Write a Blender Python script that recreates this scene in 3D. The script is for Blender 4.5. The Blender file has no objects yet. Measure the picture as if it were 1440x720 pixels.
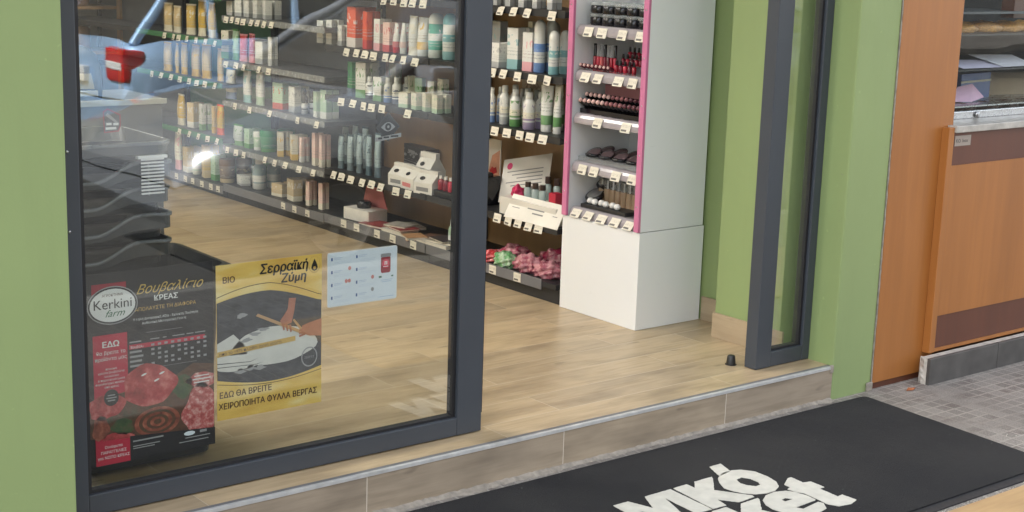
import bpy, bmesh, math, random
from mathutils import Vector, Matrix
random.seed(7)
S = bpy.context.scene
COL = S.collection
R = math.radians

# ---------------------------------------------------------------- camera, sky, sun, exposure
def cam_axes(yaw, pit, rol):
    f = Vector((math.sin(yaw)*math.cos(pit), math.cos(yaw)*math.cos(pit), -math.sin(pit)))
    r = f.cross(Vector((0, 0, 1))).normalized(); u = r.cross(f)
    r2 = r*math.cos(rol)+u*math.sin(rol); u2 = -r*math.sin(rol)+u*math.cos(rol)
    return r2, u2, f
cd = bpy.data.cameras.new('camera'); cam = bpy.data.objects.new('camera', cd); COL.objects.link(cam)
r_, u_, f_ = cam_axes(R(38.62466678), R(11.9420959), R(1.81125325))
cam.matrix_world = Matrix(((r_.x, u_.x, -f_.x, 0), (r_.y, u_.y, -f_.y, 0), (r_.z, u_.z, -f_.z, 1.6), (0, 0, 0, 1)))
cd.sensor_width = 36; cd.lens = 2078.53/1440*36; cd.clip_start = .05; cd.clip_end = 400
S.camera = cam
SUN_EL, SUN_AZ = R(50), R(-79)            # the sun stands along the street behind the shop's tall block, so its front lies in shade
W = bpy.data.worlds.new('World'); S.world = W; W.use_nodes = True
nt = W.node_tree; bg = nt.nodes['Background']
sky = nt.nodes.new('ShaderNodeTexSky'); sky.sky_type = 'NISHITA'; sky.sun_disc = False
sky.sun_elevation = SUN_EL; sky.sun_rotation = SUN_AZ
hs_ = nt.nodes.new('ShaderNodeHueSaturation'); hs_.inputs['Saturation'].default_value = .32      # a milky city sky
nt.links.new(sky.outputs[0], hs_.inputs['Color']); nt.links.new(hs_.outputs[0], bg.inputs[0]); bg.inputs[1].default_value = .15
sl = bpy.data.lights.new('sun', 'SUN'); sl.energy = 3.6; sl.angle = R(.5); sl.color = (1, .95, .87)
so = bpy.data.objects.new('sun', sl); COL.objects.link(so)
sd = Vector((math.sin(SUN_AZ)*math.cos(SUN_EL), math.cos(SUN_AZ)*math.cos(SUN_EL), math.sin(SUN_EL)))
so.rotation_euler = sd.to_track_quat('Z', 'Y').to_euler(); so.location = sd*60
S.view_settings.view_transform = 'Standard'; S.view_settings.look = 'None'
S.view_settings.gamma = 1; S.view_settings.use_curve_mapping = False
S.view_settings.exposure = 2.12
S.render.engine = 'CYCLES'
S.cycles.use_denoising = True; S.cycles.max_bounces = 8; S.cycles.diffuse_bounces = 4; S.cycles.glossy_bounces = 4
S.cycles.transparent_max_bounces = 12; S.cycles.caustics_reflective = False; S.cycles.caustics_refractive = False
S.cycles.sample_clamp_indirect = 6

# ---------------------------------------------------------------- materials
def lin(c):
    return tuple((v/12.92 if v <= .04045 else ((v+.055)/1.055)**2.4) for v in (x/255 for x in c))
class N:
    """small node-tree helper"""
    def __init__(s, name):
        s.m = bpy.data.materials.new(name); s.m.use_nodes = True; s.t = s.m.node_tree
        s.b = s.t.nodes['Principled BSDF']; s.o = s.t.nodes['Material Output']
    def n(s, ty, **kw):
        x = s.t.nodes.new('ShaderNode'+ty)
        for k, v in kw.items(): setattr(x, k, v)
        return x
    def l(s, a, b): s.t.links.new(a, b)
    def coord(s, kind='Object'): return s.n('TexCoord').outputs[kind]
    def mapping(s, vec, scale=(1, 1, 1), loc=(0, 0, 0), rot=(0, 0, 0)):
        m = s.n('Mapping'); s.l(vec, m.inputs[0]); m.inputs['Scale'].default_value = scale
        m.inputs['Location'].default_value = loc; m.inputs['Rotation'].default_value = rot; return m.outputs[0]
    def noise(s, vec, scale=5, detail=4, rough=.55):
        x = s.n('TexNoise'); s.l(vec, x.inputs['Vector']); x.inputs['Scale'].default_value = scale
        x.inputs['Detail'].default_value = detail; x.inputs['Roughness'].default_value = rough; return x.outputs['Fac']
    def ramp(s, fac, stops):
        x = s.n('ValToRGB'); s.l(fac, x.inputs[0]); e = x.color_ramp.elements
        while len(e) < len(stops): e.new(.5)
        for i, (p, c) in enumerate(stops):
            e[i].position = p; e[i].color = (*c, 1) if len(c) == 3 else c
        return x.outputs[0]
    def mix(s, fac, a, b, mode='MIX'):
        x = s.n('Mix', data_type='RGBA', blend_type=mode)
        for i, v in ((0, fac), (6, a), (7, b)):
            if isinstance(v, (int, float)): x.inputs[i].default_value = v
            elif isinstance(v, tuple): x.inputs[i].default_value = (*v, 1)
            else: s.l(v, x.inputs[i])
        return x.outputs[2]
    def math(s, op, a, b=0., c=None):
        x = s.n('Math', operation=op)
        for i, v in enumerate((a, b) if c is None else (a, b, c)):
            if isinstance(v, (int, float)): x.inputs[i].default_value = v
            else: s.l(v, x.inputs[i])
        return x.outputs[0]
    def bump(s, h, strength=.2, dist=.002):
        x = s.n('Bump'); s.l(h, x.inputs['Height']); x.inputs['Strength'].default_value = strength
        x.inputs['Distance'].default_value = dist; s.l(x.outputs[0], s.b.inputs['Normal'])
    def base(s, c):
        if isinstance(c, tuple): s.b.inputs['Base Color'].default_value = (*c, 1)
        else: s.l(c, s.b.inputs['Base Color'])
    def rough(s, v):
        if isinstance(v, (int, float)): s.b.inputs['Roughness'].default_value = v
        else: s.l(v, s.b.inputs['Roughness'])
def plain(name, c, rough=.5, var=.06, scale=6, metal=0, bump=0, bscale=60, spec=.5):
    """a surface colour with faint large-scale unevenness and fine roughness changes"""
    x = N(name); v = x.coord()
    f = x.noise(v, scale, 5)
    lo = tuple(max(0, k*(1-var*2)) for k in c); hi = tuple(min(1, k*(1+var*2)) for k in c)
    x.base(x.ramp(f, [(.25, lo), (.75, hi)]))
    x.rough(x.math('MULTIPLY_ADD', x.noise(v, scale*4, 3), .25, rough-.12))
    x.b.inputs['Metallic'].default_value = metal; x.b.inputs['Specular IOR Level'].default_value = spec
    if bump: x.bump(x.noise(v, bscale, 4), bump)
    return x.m
M = {}
def wood_tile(name, plank, row, off, grout, light, mid, dark, axes='XY', shift=(0, 0), rough=.33):
    x = N(name); v = x.coord()
    if axes == 'XZ':
        sp = x.n('SeparateXYZ'); x.l(v, sp.inputs[0]); cb = x.n('CombineXYZ'); x.l(sp.outputs[0], cb.inputs[0]); x.l(sp.outputs[2], cb.inputs[1]); v = cb.outputs[0]
    if axes == 'YZ':
        sp = x.n('SeparateXYZ'); x.l(v, sp.inputs[0]); cb = x.n('CombineXYZ'); x.l(sp.outputs[1], cb.inputs[0]); x.l(sp.outputs[2], cb.inputs[1]); v = cb.outputs[0]
    v = x.mapping(v, loc=(shift[0], shift[1], 0))
    br = x.n('TexBrick'); x.l(v, br.inputs['Vector']); br.offset = off; br.offset_frequency = 2; br.squash = 1
    br.inputs['Scale'].default_value = 1; br.inputs['Brick Width'].default_value = plank; br.inputs['Row Height'].default_value = row
    br.inputs['Mortar Size'].default_value = .0011; br.inputs['Mortar Smooth'].default_value = .2; br.inputs['Bias'].default_value = 0
    br.inputs['Color1'].default_value = (0, 0, 0, 1); br.inputs['Color2'].default_value = (1, 1, 1, 1); br.inputs['Mortar'].default_value = (.5, .5, .5, 1)
    rnd = x.n('SeparateColor'); x.l(br.outputs['Color'], rnd.inputs[0])
    cb = x.n('CombineXYZ'); x.l(x.math('MULTIPLY', rnd.outputs[0], 37.), cb.inputs[0]); x.l(x.math('MULTIPLY', rnd.outputs[0], 11.), cb.inputs[1])
    va = x.n('VectorMath', operation='ADD'); x.l(v, va.inputs[0]); x.l(cb.outputs[0], va.inputs[1])
    g1 = x.noise(x.mapping(va.outputs[0], (1.6, 22, 22)), 1.6, 7, .62)
    g2 = x.noise(x.mapping(va.outputs[0], (2.2, 6, 6)), 1.3, 3)
    kn = x.noise(x.mapping(va.outputs[0], (5, 16, 16)), 1.1, 2)
    c = x.ramp(g1, [(.3, mid), (.52, light), (.75, mid)])
    c = x.mix(x.ramp(g2, [(.43, (0, 0, 0)), (.74, (.62, .62, .62))]), c, dark)
    c = x.mix(x.ramp(kn, [(.68, (0, 0, 0)), (.8, (.8, .8, .8))]), c, tuple(k*.55 for k in dark))
    tint = x.mix(rnd.outputs[0], (.86, .86, .88), (1.08, 1.06, 1.02)); c = x.mix(1., c, tint, 'MULTIPLY')
    c = x.mix(br.outputs['Fac'], c, grout)
    x.base(c); x.rough(x.math('MULTIPLY_ADD', g1, .22, rough-.1))
    x.bump(x.math('SUBTRACT', x.math('MULTIPLY', g1, .25), br.outputs['Fac']), .25, .0015)
    return x.m
M['floor'] = wood_tile('wood tile floor', 1.0, .165, .31, lin((205, 190, 165)), lin((194, 173, 140)), lin((172, 150, 117)), lin((118, 100, 78)), shift=(.01, -.004))
M['riser'] = wood_tile('wood tile riser', .7265, .4, 0, lin((226, 216, 200)), lin((170, 155, 134)), lin((150, 136, 116)), lin((104, 94, 81)), 'XZ', (.0235, .1), .5)
M['skirt'] = wood_tile('wood tile skirting', .9, .4, 0, lin((220, 212, 196)), lin((178, 160, 132)), lin((165, 146, 120)), lin((140, 122, 100)), 'YZ', (0, .1), .45)
M['plank'] = wood_tile('wood tile strip', 1.2, .6, 0, lin((170, 150, 120)), lin((190, 160, 118)), lin((178, 146, 106)), lin((150, 122, 90)), 'XY', (.3, .2), .5)

def pavement():
    x = N('mosaic paving'); v = x.coord()
    w = x.noise(v, 3, 3)
    def grid(sz, off):
        br = x.n('TexBrick'); x.l(x.mapping(v, loc=off), br.inputs['Vector']); br.offset = 0; br.squash = 1
        br.inputs['Scale'].default_value = 1; br.inputs['Brick Width'].default_value = sz; br.inputs['Row Height'].default_value = sz*.93
        br.inputs['Mortar Size'].default_value = .0045; br.inputs['Mortar Smooth'].default_value = .35
        br.inputs['Color1'].default_value = (0, 0, 0, 1); br.inputs['Color2'].default_value = (1, 1, 1, 1); return br
    b = grid(.056, (.01, .02, 0))
    sp = x.n('SeparateColor'); x.l(b.outputs['Color'], sp.inputs[0])
    dirt = x.noise(v, 2.1, 4)
    c = x.mix(sp.outputs[0], lin((132, 126, 119)), lin((158, 151, 143)))
    c = x.mix(x.ramp(x.noise(v, 9, 2), [(.52, (0, 0, 0)), (.68, (.55, .55, .55))]), c, lin((88, 72, 68)))
    fine = x.noise(v, 190, 3, .75)
    c = x.mix(x.ramp(fine, [(.57, (0, 0, 0)), (.66, (.85, .85, .85))]), c, lin((182, 178, 170)))
    c = x.mix(x.ramp(fine, [(.34, (.8, .8, .8)), (.46, (0, 0, 0))]), c, lin((82, 77, 73)))
    worn = x.math('MULTIPLY', b.outputs['Fac'], x.ramp(w, [(.38, (.35, .35, .35)), (.54, (1, 1, 1))]))
    c = x.mix(worn, c, lin((172, 165, 155)))
    c = x.mix(x.ramp(dirt, [(.35, (.35, .35, .35)), (.7, (0, 0, 0))]), c, lin((112, 106, 100)))
    x.base(c); x.rough(.72); x.bump(x.math('SUBTRACT', x.math('MULTIPLY', fine, .4), b.outputs['Fac']), .5, .002); return x.m
M['paving'] = pavement()
def asphalt():
    x = N('asphalt'); v = x.coord()
    c = x.mix(x.noise(v, 160, 3, .7), (.018, .018, .019), (.055, .054, .052)); c = x.mix(x.noise(v, .7, 4), c, (.036, .035, .034), 'MIX')
    x.base(c); x.rough(.85); x.bump(x.noise(v, 200, 3), .5); return x.m
M['asphalt'] = asphalt()
def veneer(name, light, dark, rough=.42):
    x = N(name); v = x.coord()
    g = x.noise(x.mapping(v, (18, 18, .9)), 2.2, 8, .68); g2 = x.noise(x.mapping(v, (3, 3, .5)), 2, 3)
    c = x.mix(g, dark, light); c = x.mix(x.ramp(g2, [(.35, (0, 0, 0)), (.75, (.45, .45, .45))]), c, tuple(k*.68 for k in dark))
    c = x.mix(x.ramp(x.noise(x.mapping(v, (60, 60, 5)), 1.2, 3, .6), [(.70, (0, 0, 0)), (.76, (.35, .35, .35))]), c, tuple(min(1, k*1.5+.03) for k in light))
    x.base(c); x.rough(x.math('MULTIPLY_ADD', g, .25, rough-.1)); x.bump(g, .08, .001); return x.m
M['orange wood'] = veneer('cherry veneer', lin((184, 122, 62)), lin((154, 95, 44)))
M['orange trim'] = veneer('pale cherry edging', lin((190, 126, 72)), lin((164, 102, 54)))
M['brown wood'] = veneer('dark brown veneer', lin((112, 66, 46)), lin((88, 50, 35)))
M['shelf wood'] = veneer('shelf back veneer', lin((186, 152, 112)), lin((160, 126, 90)))
def wall_paint(name, c, rough=.6):
    x = N(name); v = x.coord()
    big = x.noise(v, 1.3, 5); mid = x.noise(v, 18, 3)
    col = x.mix(big, tuple(k*.86 for k in c), tuple(k*1.10 for k in c))
    col = x.mix(x.ramp(x.noise(x.mapping(v, (7, 7, .8)), 2.4, 6, .6), [(.50, (0, 0, 0)), (.8, (.16, .16, .16))]), col, tuple(k*.70 for k in c))
    col = x.mix(x.ramp(x.noise(x.mapping(v, (11, 11, 26)), 1.4, 4, .65), [(.70, (0, 0, 0)), (.78, (.35, .35, .35))]), col, (.20, .19, .16))
    col = x.mix(x.ramp(x.noise(v, 34, 2), [(.72, (0, 0, 0)), (.76, (.5, .5, .5))]), col, tuple(min(1, k*1.25) for k in c))
    x.base(col); x.rough(x.math('MULTIPLY_ADD', mid, .2, rough-.12)); x.bump(x.math('ADD', x.noise(v, 140, 4), x.math('MULTIPLY', x.noise(v, 6, 3), 2.)), .16, .0015); return x.m
M['green'] = wall_paint('green wall paint', lin((142, 160, 106)))
M['white wall'] = wall_paint('white wall paint', (.72, .71, .68))
M['cream wall'] = wall_paint('cream render', (.62, .55, .44), .8)
def powder():
    x = N('anthracite aluminium'); v = x.coord(); c0 = lin((62, 67, 74))
    c = x.mix(x.noise(v, 2, 5), tuple(k*.85 for k in c0), tuple(k*1.12 for k in c0))
    c = x.mix(x.ramp(x.noise(x.mapping(v, (30, 30, 3)), 2, 5, .7), [(.66, (0, 0, 0)), (.8, (.35, .35, .35))]), c, (.14, .135, .125))
    x.base(c); x.rough(x.math('MULTIPLY_ADD', x.noise(v, 9, 4), .3, .27)); x.bump(x.noise(v, 400, 2), .05, .001); return x.m
M['anthracite'] = powder()
M['gasket'] = plain('black gasket rubber', (.012, .012, .014), .6)
M['alu'] = plain('dull anodised aluminium', (.58, .58, .57), .45, .08, 30, .35)
M['alu dark'] = plain('dull dark aluminium', (.20, .20, .205), .5, .1, 20, .3)
M['caulk'] = plain('pale cement', lin((150, 142, 130)), .85, .18, 40, 0, .6, 90)
def laminate():
    x = N('white laminate'); v = x.coord(); c = x.mix(x.noise(v, 2, 5), (.76, .78, .79), (.83, .845, .85))
    c = x.mix(x.ramp(x.noise(x.mapping(v, (6, 6, 20)), 2.2, 6, .7), [(.64, (0, 0, 0)), (.78, (.22, .22, .22))]), c, (.45, .43, .40))
    x.base(c); x.rough(x.math('MULTIPLY_ADD', x.noise(v, 7, 5), .28, .06)); return x.m
M['white lam'] = laminate()
M['pink'] = plain('pink painted edge', lin((202, 120, 158)), .35, .03, 4)
M['black plastic'] = plain('black plastic', (.018, .019, .020), .42, .1, 5, 0, .05, 200)
M['basket plastic'] = plain('charcoal basket plastic', (.028, .031, .032), .38, .12, 6, 0, .06, 160)
M['basket rim'] = plain('highlit basket rim', (.10, .105, .107), .3, .15, 12)  # edge highlight put into the colour: rim paler than the basket
M['black metal'] = plain('black powder coat', (.02, .021, .023), .45, .08, 8)
M['grey metal'] = plain('grey powder coat', (.09, .095, .105), .45, .06, 6)
M['dark back'] = plain('dark grey shelf back', (.17, .18, .2), .5, .06, 4)
M['green back'] = plain('green shelf back', lin((84, 128, 92)), .5, .08, 4)
M['green rail'] = plain('green tag rail', lin((70, 120, 84)), .4, .08, 8)
M['counter grey'] = plain('grey counter laminate', (.11, .11, .108), .38, .04, 3)
M['stone dark'] = plain('dark granite tile', (.085, .08, .075), .4, .15, 14, 0, .1, 120)
M['stone pale'] = plain('broken pale stone', lin((190, 184, 174)), .8, .15, 30, 0, .7, 60)
M['marble'] = plain('grey marble', lin((176, 172, 164)), .35, .16, 20)
M['steel'] = plain('brushed steel', (.5, .5, .5), .28, .08, 12, 1)
M['tag'] = None
def carpet():
    x = N('black carpet pile'); v = x.coord()
    c = x.mix(x.noise(v, 420, 2, .7), (.006, .006, .007), (.017, .017, .019))
    c = x.mix(x.ramp(x.noise(v, 2.5, 4), [(.4, (0, 0, 0)), (.75, (.4, .4, .4))]), c, (.022, .021, .021))
    c = x.mix(x.ramp(x.noise(v, 1.1, 6, .65), [(.42, (0, 0, 0)), (.7, (.6, .6, .6))]), c, (.040, .038, .035))
    c = x.mix(x.ramp(x.noise(v, 120, 1, .4), [(.80, (0, 0, 0)), (.83, (.7, .7, .7))]), c, (.30, .29, .27))
    x.base(c); x.rough(.95); x.b.inputs['Specular IOR Level'].default_value = .2
    x.b.inputs['Sheen Weight'].default_value = .04; x.bump(x.noise(v, 380, 3, .8), .8, .004); return x.m
M['carpet'] = carpet()
M['mat rubber'] = plain('mat rubber edge', (.03, .03, .032), .6, .1, 20, 0, .1, 120)
M['mat white'] = plain('white mat pile', lin((204, 201, 190)), .95, .05, 30, 0, .8, 380, .2)
def glass(name='window glass', f0=.084):
    x = N(name); t = x.t
    tr = x.n('BsdfTransparent'); tr.inputs[0].default_value = (.955, .975, .965, 1)
    gl = x.n('BsdfGlossy'); gl.inputs['Roughness'].default_value = .0; gl.inputs['Color'].default_value = (1, 1, 1, 1)
    lw = x.n('LayerWeight'); lw.inputs[0].default_value = .5
    f = x.math('MULTIPLY_ADD', x.math('POWER', lw.outputs['Facing'], 5.), .915, f0)
    wob = x.n('Bump'); x.l(x.noise(x.coord(), 1.6, 2), wob.inputs['Height']); wob.inputs['Strength'].default_value = .05; wob.inputs['Distance'].default_value = .04
    x.l(wob.outputs[0], gl.inputs['Normal'])
    mx = x.n('MixShader'); x.l(f, mx.inputs[0]); x.l(tr.outputs[0], mx.inputs[1]); x.l(gl.outputs[0], mx.inputs[2])
    df = x.n('BsdfDiffuse'); df.inputs[0].default_value = (.8, .82, .84, 1)
    sm = x.noise(x.mapping(x.coord(), (1.2, 1, 2.6), rot=(0, .5, 0)), 2.2, 6, .6); dm = x.n('MixShader')
    x.l(x.ramp(sm, [(.40, (.001, .001, .001)), (.75, (.010, .010, .010))]), dm.inputs[0]); x.l(mx.outputs[0], dm.inputs[1]); x.l(df.outputs[0], dm.inputs[2])
    x.l(dm.outputs[0], x.o.inputs[0]); return x.m
M['glass'] = glass()
M['case glass'] = glass('display case glass', .012)
def clear(name, tint, fac=.12):
    x = N(name); tr = x.n('BsdfTransparent'); tr.inputs[0].default_value = (*tint, 1)
    x.base(tuple(min(1, k*.9) for k in tint)); x.rough(.15)
    mx = x.n('MixShader'); mx.inputs[0].default_value = fac; x.l(tr.outputs[0], mx.inputs[1]); x.l(x.b.outputs[0], mx.inputs[2]); x.l(mx.outputs[0], x.o.inputs[0]); return x.m
M['clear'] = clear('clear plastic', (.9, .92, .92), .22)
M['amber clear'] = clear('tan clear tube', (.75, .55, .36), .55)

PAL = dict(white=(222, 222, 216), cream=(222, 216, 196), grey=(168, 170, 170), teal=(120, 176, 180), tealm=(70, 172, 150), pink=(224, 150, 160), pinkpale=(230, 196, 186),
           orange=(226, 84, 44), red=(196, 44, 48), redd=(170, 60, 84), yellow=(222, 178, 70), yellowp=(206, 170, 70), green=(74, 140, 62), greenm=(38, 128, 78), lightgreen=(168, 196, 166),
           navy=(28, 52, 92), blue=(92, 132, 190), black=(26, 26, 28), brown=(104, 76, 52), beige=(206, 182, 136), kraft=(196, 172, 130), silver=(186, 194, 184), clearbag=(150, 172, 178),
           greyblue=(70, 92, 104), purple=(140, 120, 160), haircard=(160, 146, 126), lightblue=(170, 200, 222))
def pack(c1, c2, kind):
    """printed packaging: a coloured foot, an emblem blob and rows of small print, all in the object's own box coordinates"""
    key = (c1, c2, kind)
    if key in M: return M[key]
    x = N('printed %s %s %s' % (c1, c2, kind)); g = x.n('TexCoord').outputs['Generated']
    oi = x.n('ObjectInfo').outputs['Random']
    sp = x.n('SeparateXYZ'); x.l(g, sp.inputs[0]); u = x.math('ADD', sp.outputs[0], sp.outputs[1]); z = sp.outputs[2]
    A, B = lin(PAL[c1]), lin(PAL[c2])
    ink = tuple(.15+k*.3 for k in B) if sum(A) > .9 else (.6, .6, .58)
    cb = x.n('CombineXYZ'); x.l(x.math('MULTIPLY', u, 9.), cb.inputs[0]); x.l(x.math('MULTIPLY', z, 40.), cb.inputs[1]); x.l(x.math('MULTIPLY', oi, 50.), cb.inputs[2])
    rows = x.math('GREATER_THAN', x.math('SINE', x.math('MULTIPLY', z, 75.)), .35)
    words_ = x.math('GREATER_THAN', x.noise(cb.outputs[0], 1.5, 2), .5)
    zone = x.math('MULTIPLY', x.math('GREATER_THAN', z, .3), x.math('LESS_THAN', z, .52))
    txt = x.math('MULTIPLY', x.math('MULTIPLY', rows, words_), zone)
    cb2 = x.n('CombineXYZ'); x.l(u, cb2.inputs[0]); x.l(z, cb2.inputs[1]); x.l(x.math('MULTIPLY', oi, 80.), cb2.inputs[2])
    blob = x.noise(cb2.outputs[0], 5, 3)
    zone2 = x.math('MULTIPLY', x.math('GREATER_THAN', z, .58), x.math('LESS_THAN', z, .84))
    emb = x.math('MULTIPLY', x.math('GREATER_THAN', blob, .56), zone2)
    foot = x.math('LESS_THAN', z, .24)
    c = x.mix(x.math('MULTIPLY', foot, .9), A, B)
    c = x.mix(x.math('MULTIPLY', emb, .8), c, B); c = x.mix(x.math('MULTIPLY', txt, .62), c, ink)
    c = x.mix(x.math('MULTIPLY', oi, .12), c, (.8, .78, .72))
    x.base(c); x.rough(.38 if kind != 'pouch' else .28)
    if kind == 'pouch': x.bump(x.noise(cb2.outputs[0], 7, 4), .5, .006)
    M[key] = x.m; return x.m
def col(name, rough=.35):
    key = ('col', name)
    if key not in M: M[key] = plain(name+' plastic', lin(PAL[name]), rough, .03, 12)
    return M[key]
def tagmat():
    x = N('price tag card'); g = x.n('TexCoord').outputs['Generated']; oi = x.n('ObjectInfo').outputs['Random']
    sp = x.n('SeparateXYZ'); x.l(g, sp.inputs[0]); y, z = sp.outputs[1], sp.outputs[2]
    bar = x.math('MULTIPLY', x.math('MULTIPLY', x.math('GREATER_THAN', z, .12), x.math('LESS_THAN', z, .32)), x.math('MULTIPLY', x.math('GREATER_THAN', y, .35), x.math('LESS_THAN', y, .92)))
    cb = x.n('CombineXYZ'); x.l(x.math('MULTIPLY', y, 12.), cb.inputs[0]); x.l(x.math('MULTIPLY', z, 3.), cb.inputs[1]); x.l(x.math('MULTIPLY', oi, 40.), cb.inputs[2])
    pr = x.math('MULTIPLY', x.math('GREATER_THAN', x.noise(cb.outputs[0], 2, 2), .52), x.math('MULTIPLY', x.math('GREATER_THAN', z, .5), x.math('LESS_THAN', z, .78)))
    c = x.mix(x.math('MULTIPLY', bar, .9), lin((222, 216, 200)), (.06, .06, .06)); c = x.mix(x.math('MULTIPLY', pr, .35), c, (.25, .24, .22)); x.base(c); x.rough(.5); return x.m
M['tag'] = tagmat()
def emis(name, c, s):
    x = N(name); x.base((.8, .8, .8)); x.b.inputs['Emission Color'].default_value = (*c, 1); x.b.inputs['Emission Strength'].default_value = s; return x.m

# ---------------------------------------------------------------- mesh helpers
class MB:
    """collects closed shapes; build() links them as one mesh object"""
    def __init__(s): s.v = []; s.f = []; s.mi = []; s.cur = 0; s.sm = []
    def add(s, vs, fs, smooth=False):
        b = len(s.v); s.v += [tuple(v) for v in vs]; s.f += [tuple(b+i for i in f) for f in fs]
        s.mi += [s.cur]*len(fs); s.sm += [smooth]*len(fs); return s
    def box(s, x0, x1, y0, y1, z0, z1, bev=0.):
        if bev <= 0:
            vs = [(x, y, z) for z in (z0, z1) for y in (y0, y1) for x in (x0, x1)]
            return s.add(vs, [(0, 2, 3, 1), (4, 5, 7, 6), (0, 1, 5, 4), (2, 6, 7, 3), (0, 4, 6, 2), (1, 3, 7, 5)])
        bm = bmesh.new(); bmesh.ops.create_cube(bm, size=1)
        for v in bm.verts: v.co = Vector(((x0+x1)/2+v.co.x*(x1-x0), (y0+y1)/2+v.co.y*(y1-y0), (z0+z1)/2+v.co.z*(z1-z0)))
        bmesh.ops.bevel(bm, geom=bm.edges[:], offset=min(bev, .45*min(x1-x0, y1-y0, z1-z0)), segments=2, profile=.6, affect='EDGES')
        bm.verts.index_update(); vs = [v.co[:] for v in bm.verts]; fs = [[v.index for v in f.verts] for f in bm.faces]; bm.free(); return s.add(vs, fs)
    def prism(s, pts, axis, a, b):
        """pts: 2-D outline (counter-clockwise); extruded along axis from a to b"""
        def P(p, t): return (t, p[0], p[1]) if axis == 'x' else (p[0], t, p[1]) if axis == 'y' else (p[0], p[1], t)
        n = len(pts); vs = [P(p, a) for p in pts]+[P(p, b) for p in pts]
        fs = [tuple(range(n))[::-1], tuple(range(n, 2*n))]+[(i, (i+1) % n, n+(i+1) % n, n+i) for i in range(n)]
        if axis == 'y': fs = [f[::-1] for f in fs]
        return s.add(vs, fs)
    def lathe(s, prof, seg=16, cx=0, cy=0, sy=1., closed=True):
        n = len(prof); vs = []
        for r, z in prof:
            for k in range(seg):
                a = 2*math.pi*k/seg; vs.append((cx+r*math.cos(a), cy+r*math.sin(a)*sy, z))
        fs = [(i*seg+k, i*seg+(k+1) % seg, (i+1)*seg+(k+1) % seg, (i+1)*seg+k) for i in range(n-1) for k in range(seg)]
        s.add(vs, fs, True)
        if closed:
            s.add(vs[:seg], [tuple(range(seg))[::-1]]); s.add(vs[-seg:], [tuple(range(seg))])
        return s
    def loft(s, rings, cap=True, smooth=True):
        n = len(rings[0]); vs = [p for r in rings for p in r]
        fs = [(i*n+k, i*n+(k+1) % n, (i+1)*n+(k+1) % n, (i+1)*n+k) for i in range(len(rings)-1) for k in range(n)]
        s.add(vs, fs, smooth)
        if cap: s.add(rings[0], [tuple(range(n))[::-1]]); s.add(rings[-1], [tuple(range(n))])
        return s
    def tube(s, path, r, seg=8):
        rings = []
        for i, p in enumerate(path):
            p = Vector(p); a = Vector(path[max(0, i-1)]); b = Vector(path[min(len(path)-1, i+1)]); t = (b-a).normalized()
            q = t.orthogonal().normalized() if i == 0 else (q-t*q.dot(t)).normalized(); w = t.cross(q)
            rr = r[i] if isinstance(r, (list, tuple)) else r
            rings.append([tuple(p+(q*math.cos(2*math.pi*k/seg)+w*math.sin(2*math.pi*k/seg))*rr) for k in range(seg)])
        return s.loft(rings)
    def build(s, name, mats, parent=None, loc=None, rot=None):
        me = bpy.data.meshes.new(name); me.from_pydata(s.v, [], s.f)
        bm = bmesh.new(); bm.from_mesh(me); bmesh.ops.recalc_face_normals(bm, faces=bm.faces[:]); bm.to_mesh(me); bm.free()
        for p, i, q in zip(me.polygons, s.mi, s.sm): p.material_index = i; p.use_smooth = q
        for m in (mats if isinstance(mats, (list, tuple)) else [mats]): me.materials.append(m)
        o = bpy.data.objects.new(name, me); COL.objects.link(o)
        if parent is not None: o.parent = parent
        if loc is not None: o.location = loc
        if rot is not None: o.rotation_euler = rot
        return o
def tag(o, label=None, cat=None, group=None, kind=None):
    for k, v in (('label', label), ('category', cat), ('group', group), ('kind', kind)):
        if v: o[k] = v
    return o
def thing(name, label, cat, loc=(0, 0, 0), rz=0, group=None, kind=None):
    o = bpy.data.objects.new(name, None); COL.objects.link(o); o.location = loc; o.rotation_euler = (0, 0, rz); o.empty_display_size = .1
    return tag(o, label, cat, group, kind)
def fbox(name, b, mat, parent=None, bev=0.): return MB().box(*b, bev).build(name, mat, parent)
def copy_tree(o, parent=None):
    c = o.copy(); COL.objects.link(c)
    if parent is not None: c.parent = parent
    for ch in list(o.children): copy_tree(ch, c)
    return c
def text_mb(body, size, mat, name, parent, loc, rot=(math.pi/2, 0, 0), align='LEFT', shear=0., ext=.0001, off=0., sx=1., space=1.):
    c = bpy.data.curves.new(name, 'FONT'); c.body = body; c.size = size; c.align_x = align; c.shear = shear; c.extrude = ext; c.offset = off; c.space_character = space; c.resolution_u = 3
    t = bpy.data.objects.new(name, c); COL.objects.link(t)
    me = bpy.data.meshes.new_from_object(t.evaluated_get(bpy.context.evaluated_depsgraph_get()))
    bpy.data.objects.remove(t); bpy.data.curves.remove(c)
    me.materials.clear(); me.materials.append(mat)
    o = bpy.data.objects.new(name, me); COL.objects.link(o); o.parent = parent; o.location = loc; o.rotation_euler = rot; o.scale = (sx, 1, 1); return o
ORD = ['first', 'second', 'third', 'fourth', 'fifth', 'sixth', 'seventh', 'eighth', 'ninth', 'tenth', 'eleventh', 'twelfth', 'thirteenth', 'fourteenth']
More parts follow.
